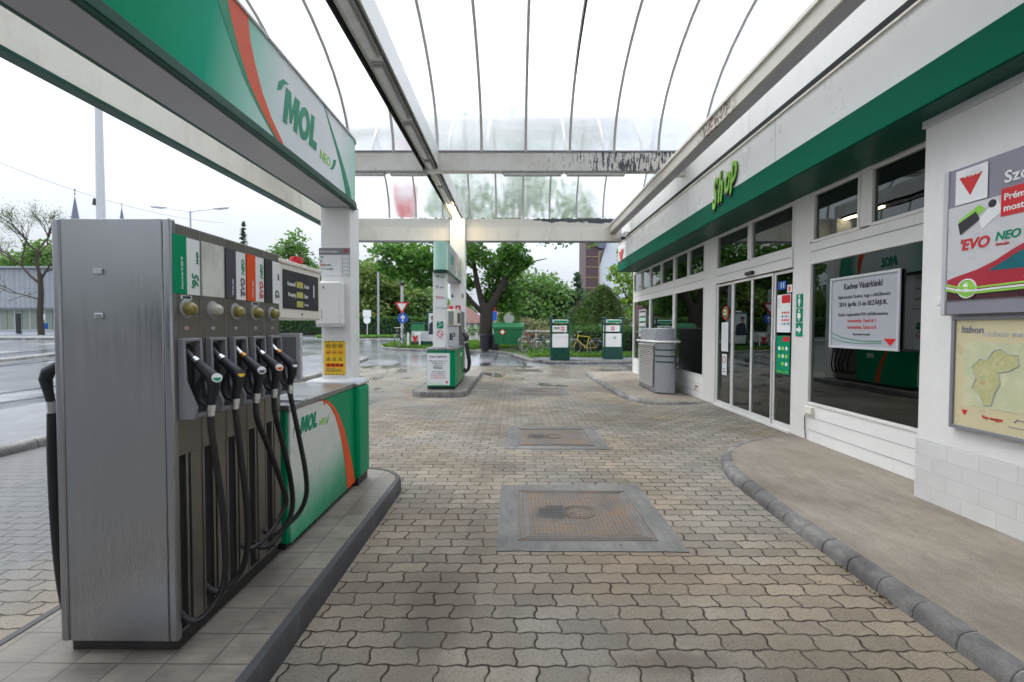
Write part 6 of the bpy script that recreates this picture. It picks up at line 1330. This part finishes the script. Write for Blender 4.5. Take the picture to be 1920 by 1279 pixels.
for k in range(14): m = MB(); z = FB+.2+.17*k; m.box(-47.2, -36, 48.52, 48.6, z, z+.12); m.build('louvre', 'lgray', BH)
pbx = thing('blue_post_box', 'small bright blue box on a post beside the bare tree', 'box', (at(76, 46.3), 46.3, FB)); x = at(76, 46.3)
m = MB(); m.box(x-.4, x+.3, 46.2, 46.5, FB+.7, FB+1.3); m.build('box', 'blue', pbx, .03); m = MB(); m.box(x-.3, x+.0, 46.25, 46.4, FB, FB+.7); m.build('post', 'blue', pbx); m = MB(); m.box(x-.25, x+.25, 46.25, 46.3, FB+1.6, FB+2.2); m.build('sign', 'paper', pbx)
# bare tree with thin twigs
BT = thing('bare_tree', 'nearly leafless wide branching street tree in front of the blue hall', 'tree', (at(72, 45.5), 45.5, FB)); x = at(72, 45.5)
m = MB(); tips = []
def grow(p, d, L_, r_, dep):
    e_ = p+d*L_; mid = p+d*L_*.5+Vector((random.uniform(-.1, .1), 0, random.uniform(-.05, .1)))*L_
    m.tube([p, mid, e_], [r_, r_*.82, r_*.62], 6 if dep < 3 else 4, cap=False); tips.append((e_, dep))
    if dep >= 6: return
    for _ in range(3 if dep > 0 else 4):
        q = Vector((random.gauss(0, 1), random.gauss(0, 1), random.gauss(0, .6))).normalized(); nd = (d+q*random.uniform(.45, .85)+Vector((0, 0, .12))).normalized()
        grow(e_ if random.random() < .7 else mid, nd, L_*random.uniform(.62, .82), r_*.58, dep+1)
limb(m, [(x, 45.5, FB), (x-.1, 45.5, FB+2), (x+.05, 45.5, FB+4.2), (x, 45.5, FB+6.2)], .27, .20, 9)
random.seed(21); grow(Vector((x, 45.5, FB+6)), Vector((-.1, 0, 1)), 2.4, .16, 1); grow(Vector((x, 45.5, FB+5.2)), Vector((-.7, .1, .6)).normalized(), 2.8, .13, 1); grow(Vector((x, 45.5, FB+5.4)), Vector((.6, -.1, .75)).normalized(), 2.2, .10, 1); grow(Vector((x, 45.5, FB+3.6)), Vector((-.9, 0, .25)).normalized(), 2.4, .08, 3)
m.build('trunk', 'stem', BT, smooth=False)
tp_s = np.array([t[0] for t in tips if t[1] >= 5]); tp_s = tp_s[RNG.integers(0, len(tp_s), 4200)]+RNG.normal(size=(4200, 3))*.35
leaves_obj('crown', tp_s, .12, 'leaf_bare', BT)
for px, D_, top, r_, lb in [(12, 70, 468, 5.0, 'dark green tree behind the blue hall roof, leftmost'), (58, 72, 462, 4.5, 'dark green tree behind the blue hall roof, in the middle'), (96, 70, 455, 4.2, 'dark green tree behind the blue hall roof, beside the pump')]:
    h = zt(top, D_)-FB; tree('broadleaf_tree', lb, at(px, D_), D_, h, (r_, r_, 4.5), 30, 90, .6, 'leaf_mid', .3, FB, None, .8, -1., 'trees behind the blue hall', 'stem')
def spire(px, D_, tip, w, label):
    x = at(px, D_); zt_ = zt(tip, D_); t = thing('church_tower', label, 'church tower', (x, D_, FB), 'church towers on the skyline'); zb = zt_-w*4.2
    m = MB(); m.box(x-w/2, x+w/2, D_, D_+w, FB, zb); m.build('tower', 'housewall', t)
    m = MB(); n = 8; cx, cy = x, D_+w/2
    m.add([(cx+w*.56*math.cos(2*PI*k/n), cy+w*.56*math.sin(2*PI*k/n), zb) for k in range(n)]+[(cx, cy, zt_)], [(k, (k+1) % n, n) for k in range(n)]); m.build('spire', 'spire', t, smooth=False)
    m = MB(); m.tube([(cx, cy, zt_-.2), (cx, cy, zt_+w*.45)], w*.02, 5); m.lathe([(.01, 0), (w*.07, w*.07), (.01, w*.14)], (cx, cy, zt_), 8); m.box(cx-w*.09, cx+w*.09, cy-.1, cy+.1, zt_+w*.3, zt_+w*.34); m.build('finial', 'spire', t)
spire(129, 150, 364, 4.6, 'slate church spire with cross above the left edge of the pump'); spire(223, 200, 387, 3.4, 'smaller distant church spire just above the pump top')
# house with red roof and street front to the right of the second pump
HS = thing('red_roof_house', 'cream house with steep red tiled roof beyond the second pump', 'house', (at(893, 62), 62, FB)); D_ = 62
xa, xb = at(872, D_), at(912, D_); ze = zt(604, D_)
m = MB(); m.box(xa-6, xb, D_, D_+8, FB, ze); m.build('wall', 'housewall', HS)
m = MB(); m.add([(xa-6.3, D_-.4, ze-.1), (xb+.3, D_-.4, ze-.1), (xb+.3, D_+8.4, ze-.1), (xa-6.3, D_+8.4, ze-.1), (xa-6.3, D_+4, zt(568, D_)), (xa-.6, D_+4, zt(568, D_))], [(0, 1, 5, 4), (2, 3, 4, 5), (1, 2, 5), (0, 4, 3), (0, 3, 2, 1)]); m.build('roof', 'roofred', HS, smooth=False)
for k in range(4): m = MB(); x = xa-.1+.85*k; m.box(x, x+.4, D_-.03, D_+.02, FB+1.0, FB+1.9); m.build('window', 'hallwin', HS)
for k, (px, lb) in enumerate([(885, 'small round bush before the red roofed house, left'), (903, 'small round bush before the red roofed house, right')]):
    t = thing('bush', lb, 'bush', (at(px, 56), 56, FB), 'bushes before the house'); m = MB(); m.tube([(at(px, 56), 56, FB), (at(px, 56), 56, FB+.5)], .05, 5); m.build('stem', 'stem', t); leaves_obj('foliage', blob(at(px, 56), 56, FB+.6, .6, .6, .6, 260, .3), .2, 'leaf_dark', t)
WH = thing('white_house', 'white plain house wall behind the lime trees', 'house', (at(985, 85), 85, FB)); D_ = 85; xa, xb = at(915, D_), at(1055, D_)
m = MB(); m.box(xa, xb, D_, D_+9, FB, zt(598, D_)); m.build('wall', 'pavilionwhite', WH)
m = MB(); m.add([(xa-.4, D_-.4, zt(598, D_)), (xb+.4, D_-.4, zt(598, D_)), (xb+.4, D_+9.4, zt(598, D_)), (xa-.4, D_+9.4, zt(598, D_)), (xa-.4, D_+4.5, zt(578, D_)), (xb+.4, D_+4.5, zt(578, D_))], [(0, 1, 5, 4), (2, 3, 4, 5), (1, 2, 5), (0, 4, 3), (0, 3, 2, 1)]); m.build('roof', 'roofred', WH, smooth=False)
for k in range(8): m = MB(); x = xa+.9+1.65*k; m.box(x, x+.75, D_-.03, D_+.02, FB+.9, FB+2.1); m.build('window', 'hallwin', WH)
CT = thing('modern_church', 'modern building with brown clad tower and white slanting gable behind the cedar', 'building', (at(1120, 58), 58, FB)); D_ = 58
xa, xb = at(1097, D_), at(1122, D_)
m = MB(); m.box(xa, xb, D_, D_+6, FB, zt(395, D_)); tw = m.build('tower', 'brown', CT)
m = MB()
for k in range(9): z = zt(540, D_)+1.30*k; m.box(xa-.03, xb+.03, D_-.05, D_, z, z+.10)
m.box(xb-.12, xb+.04, D_-.06, D_, FB, zt(470, D_)); m.build('ledges', 'ledge', tw)
m = MB(); m.prism([(at(1108, D_), D_-.3, zt(455, D_)), (at(1112, D_), D_-.3, zt(452, D_)), (at(1138, D_), D_-.3, zt(452, D_)), (at(1130, D_), D_-.3, zt(466, D_)), (at(1121, D_), D_-.3, zt(466, D_))], (0, 2, 0)); m.build('slate_roof', 'spire', CT)
m = MB(); m.prism([(xb, D_+.4, FB), (xb, D_+.4, zt(505, D_)), (at(1137, D_), D_+.4, zt(452, D_)), (at(1142, D_), D_+.4, zt(430, D_)), (at(1240, D_), D_+.4, zt(430, D_)), (at(1240, D_), D_+.4, FB)], (0, 5, 0)); m.build('gable', 'pavilionwhite', CT, smooth=False)
shade_hedge = thing('hedge', 'dark green hedge added out of view behind the viewpoint to shade the forecourt', 'hedge', (-3, -13, 0))  # unseen hedge added behind the camera to keep the near forecourt darker
m = MB(); m.box(-26, 12, -14, -13, 0, 2.6); m.build('stems', 'gap_shade', shade_hedge); leaves_obj('foliage', hedge_pts(-26, 12, -14.2, -12.8, 0, 3.1, 3500), .45, 'leaf_dark', shade_hedge)
M['litter'] = leafmat('dry_leaf_litter', (.20, .08, .02), (.16, .07, .025), (.10, .05, .02))
lp = [(2.19+RNG.normal()*.012-.01, RNG.uniform(2.6, 3.1), .012) for _ in range(26)]+[(RNG.uniform(-1.0, 2.1), RNG.uniform(2.1, 9), .01) for _ in range(26)]
o = leaves_obj('leaf_litter', lp, .022, 'litter', None, -.6, .6); o['kind'] = 'stuff'; o['label'] = 'scattered dry brown leaf bits along the kerb and paving'
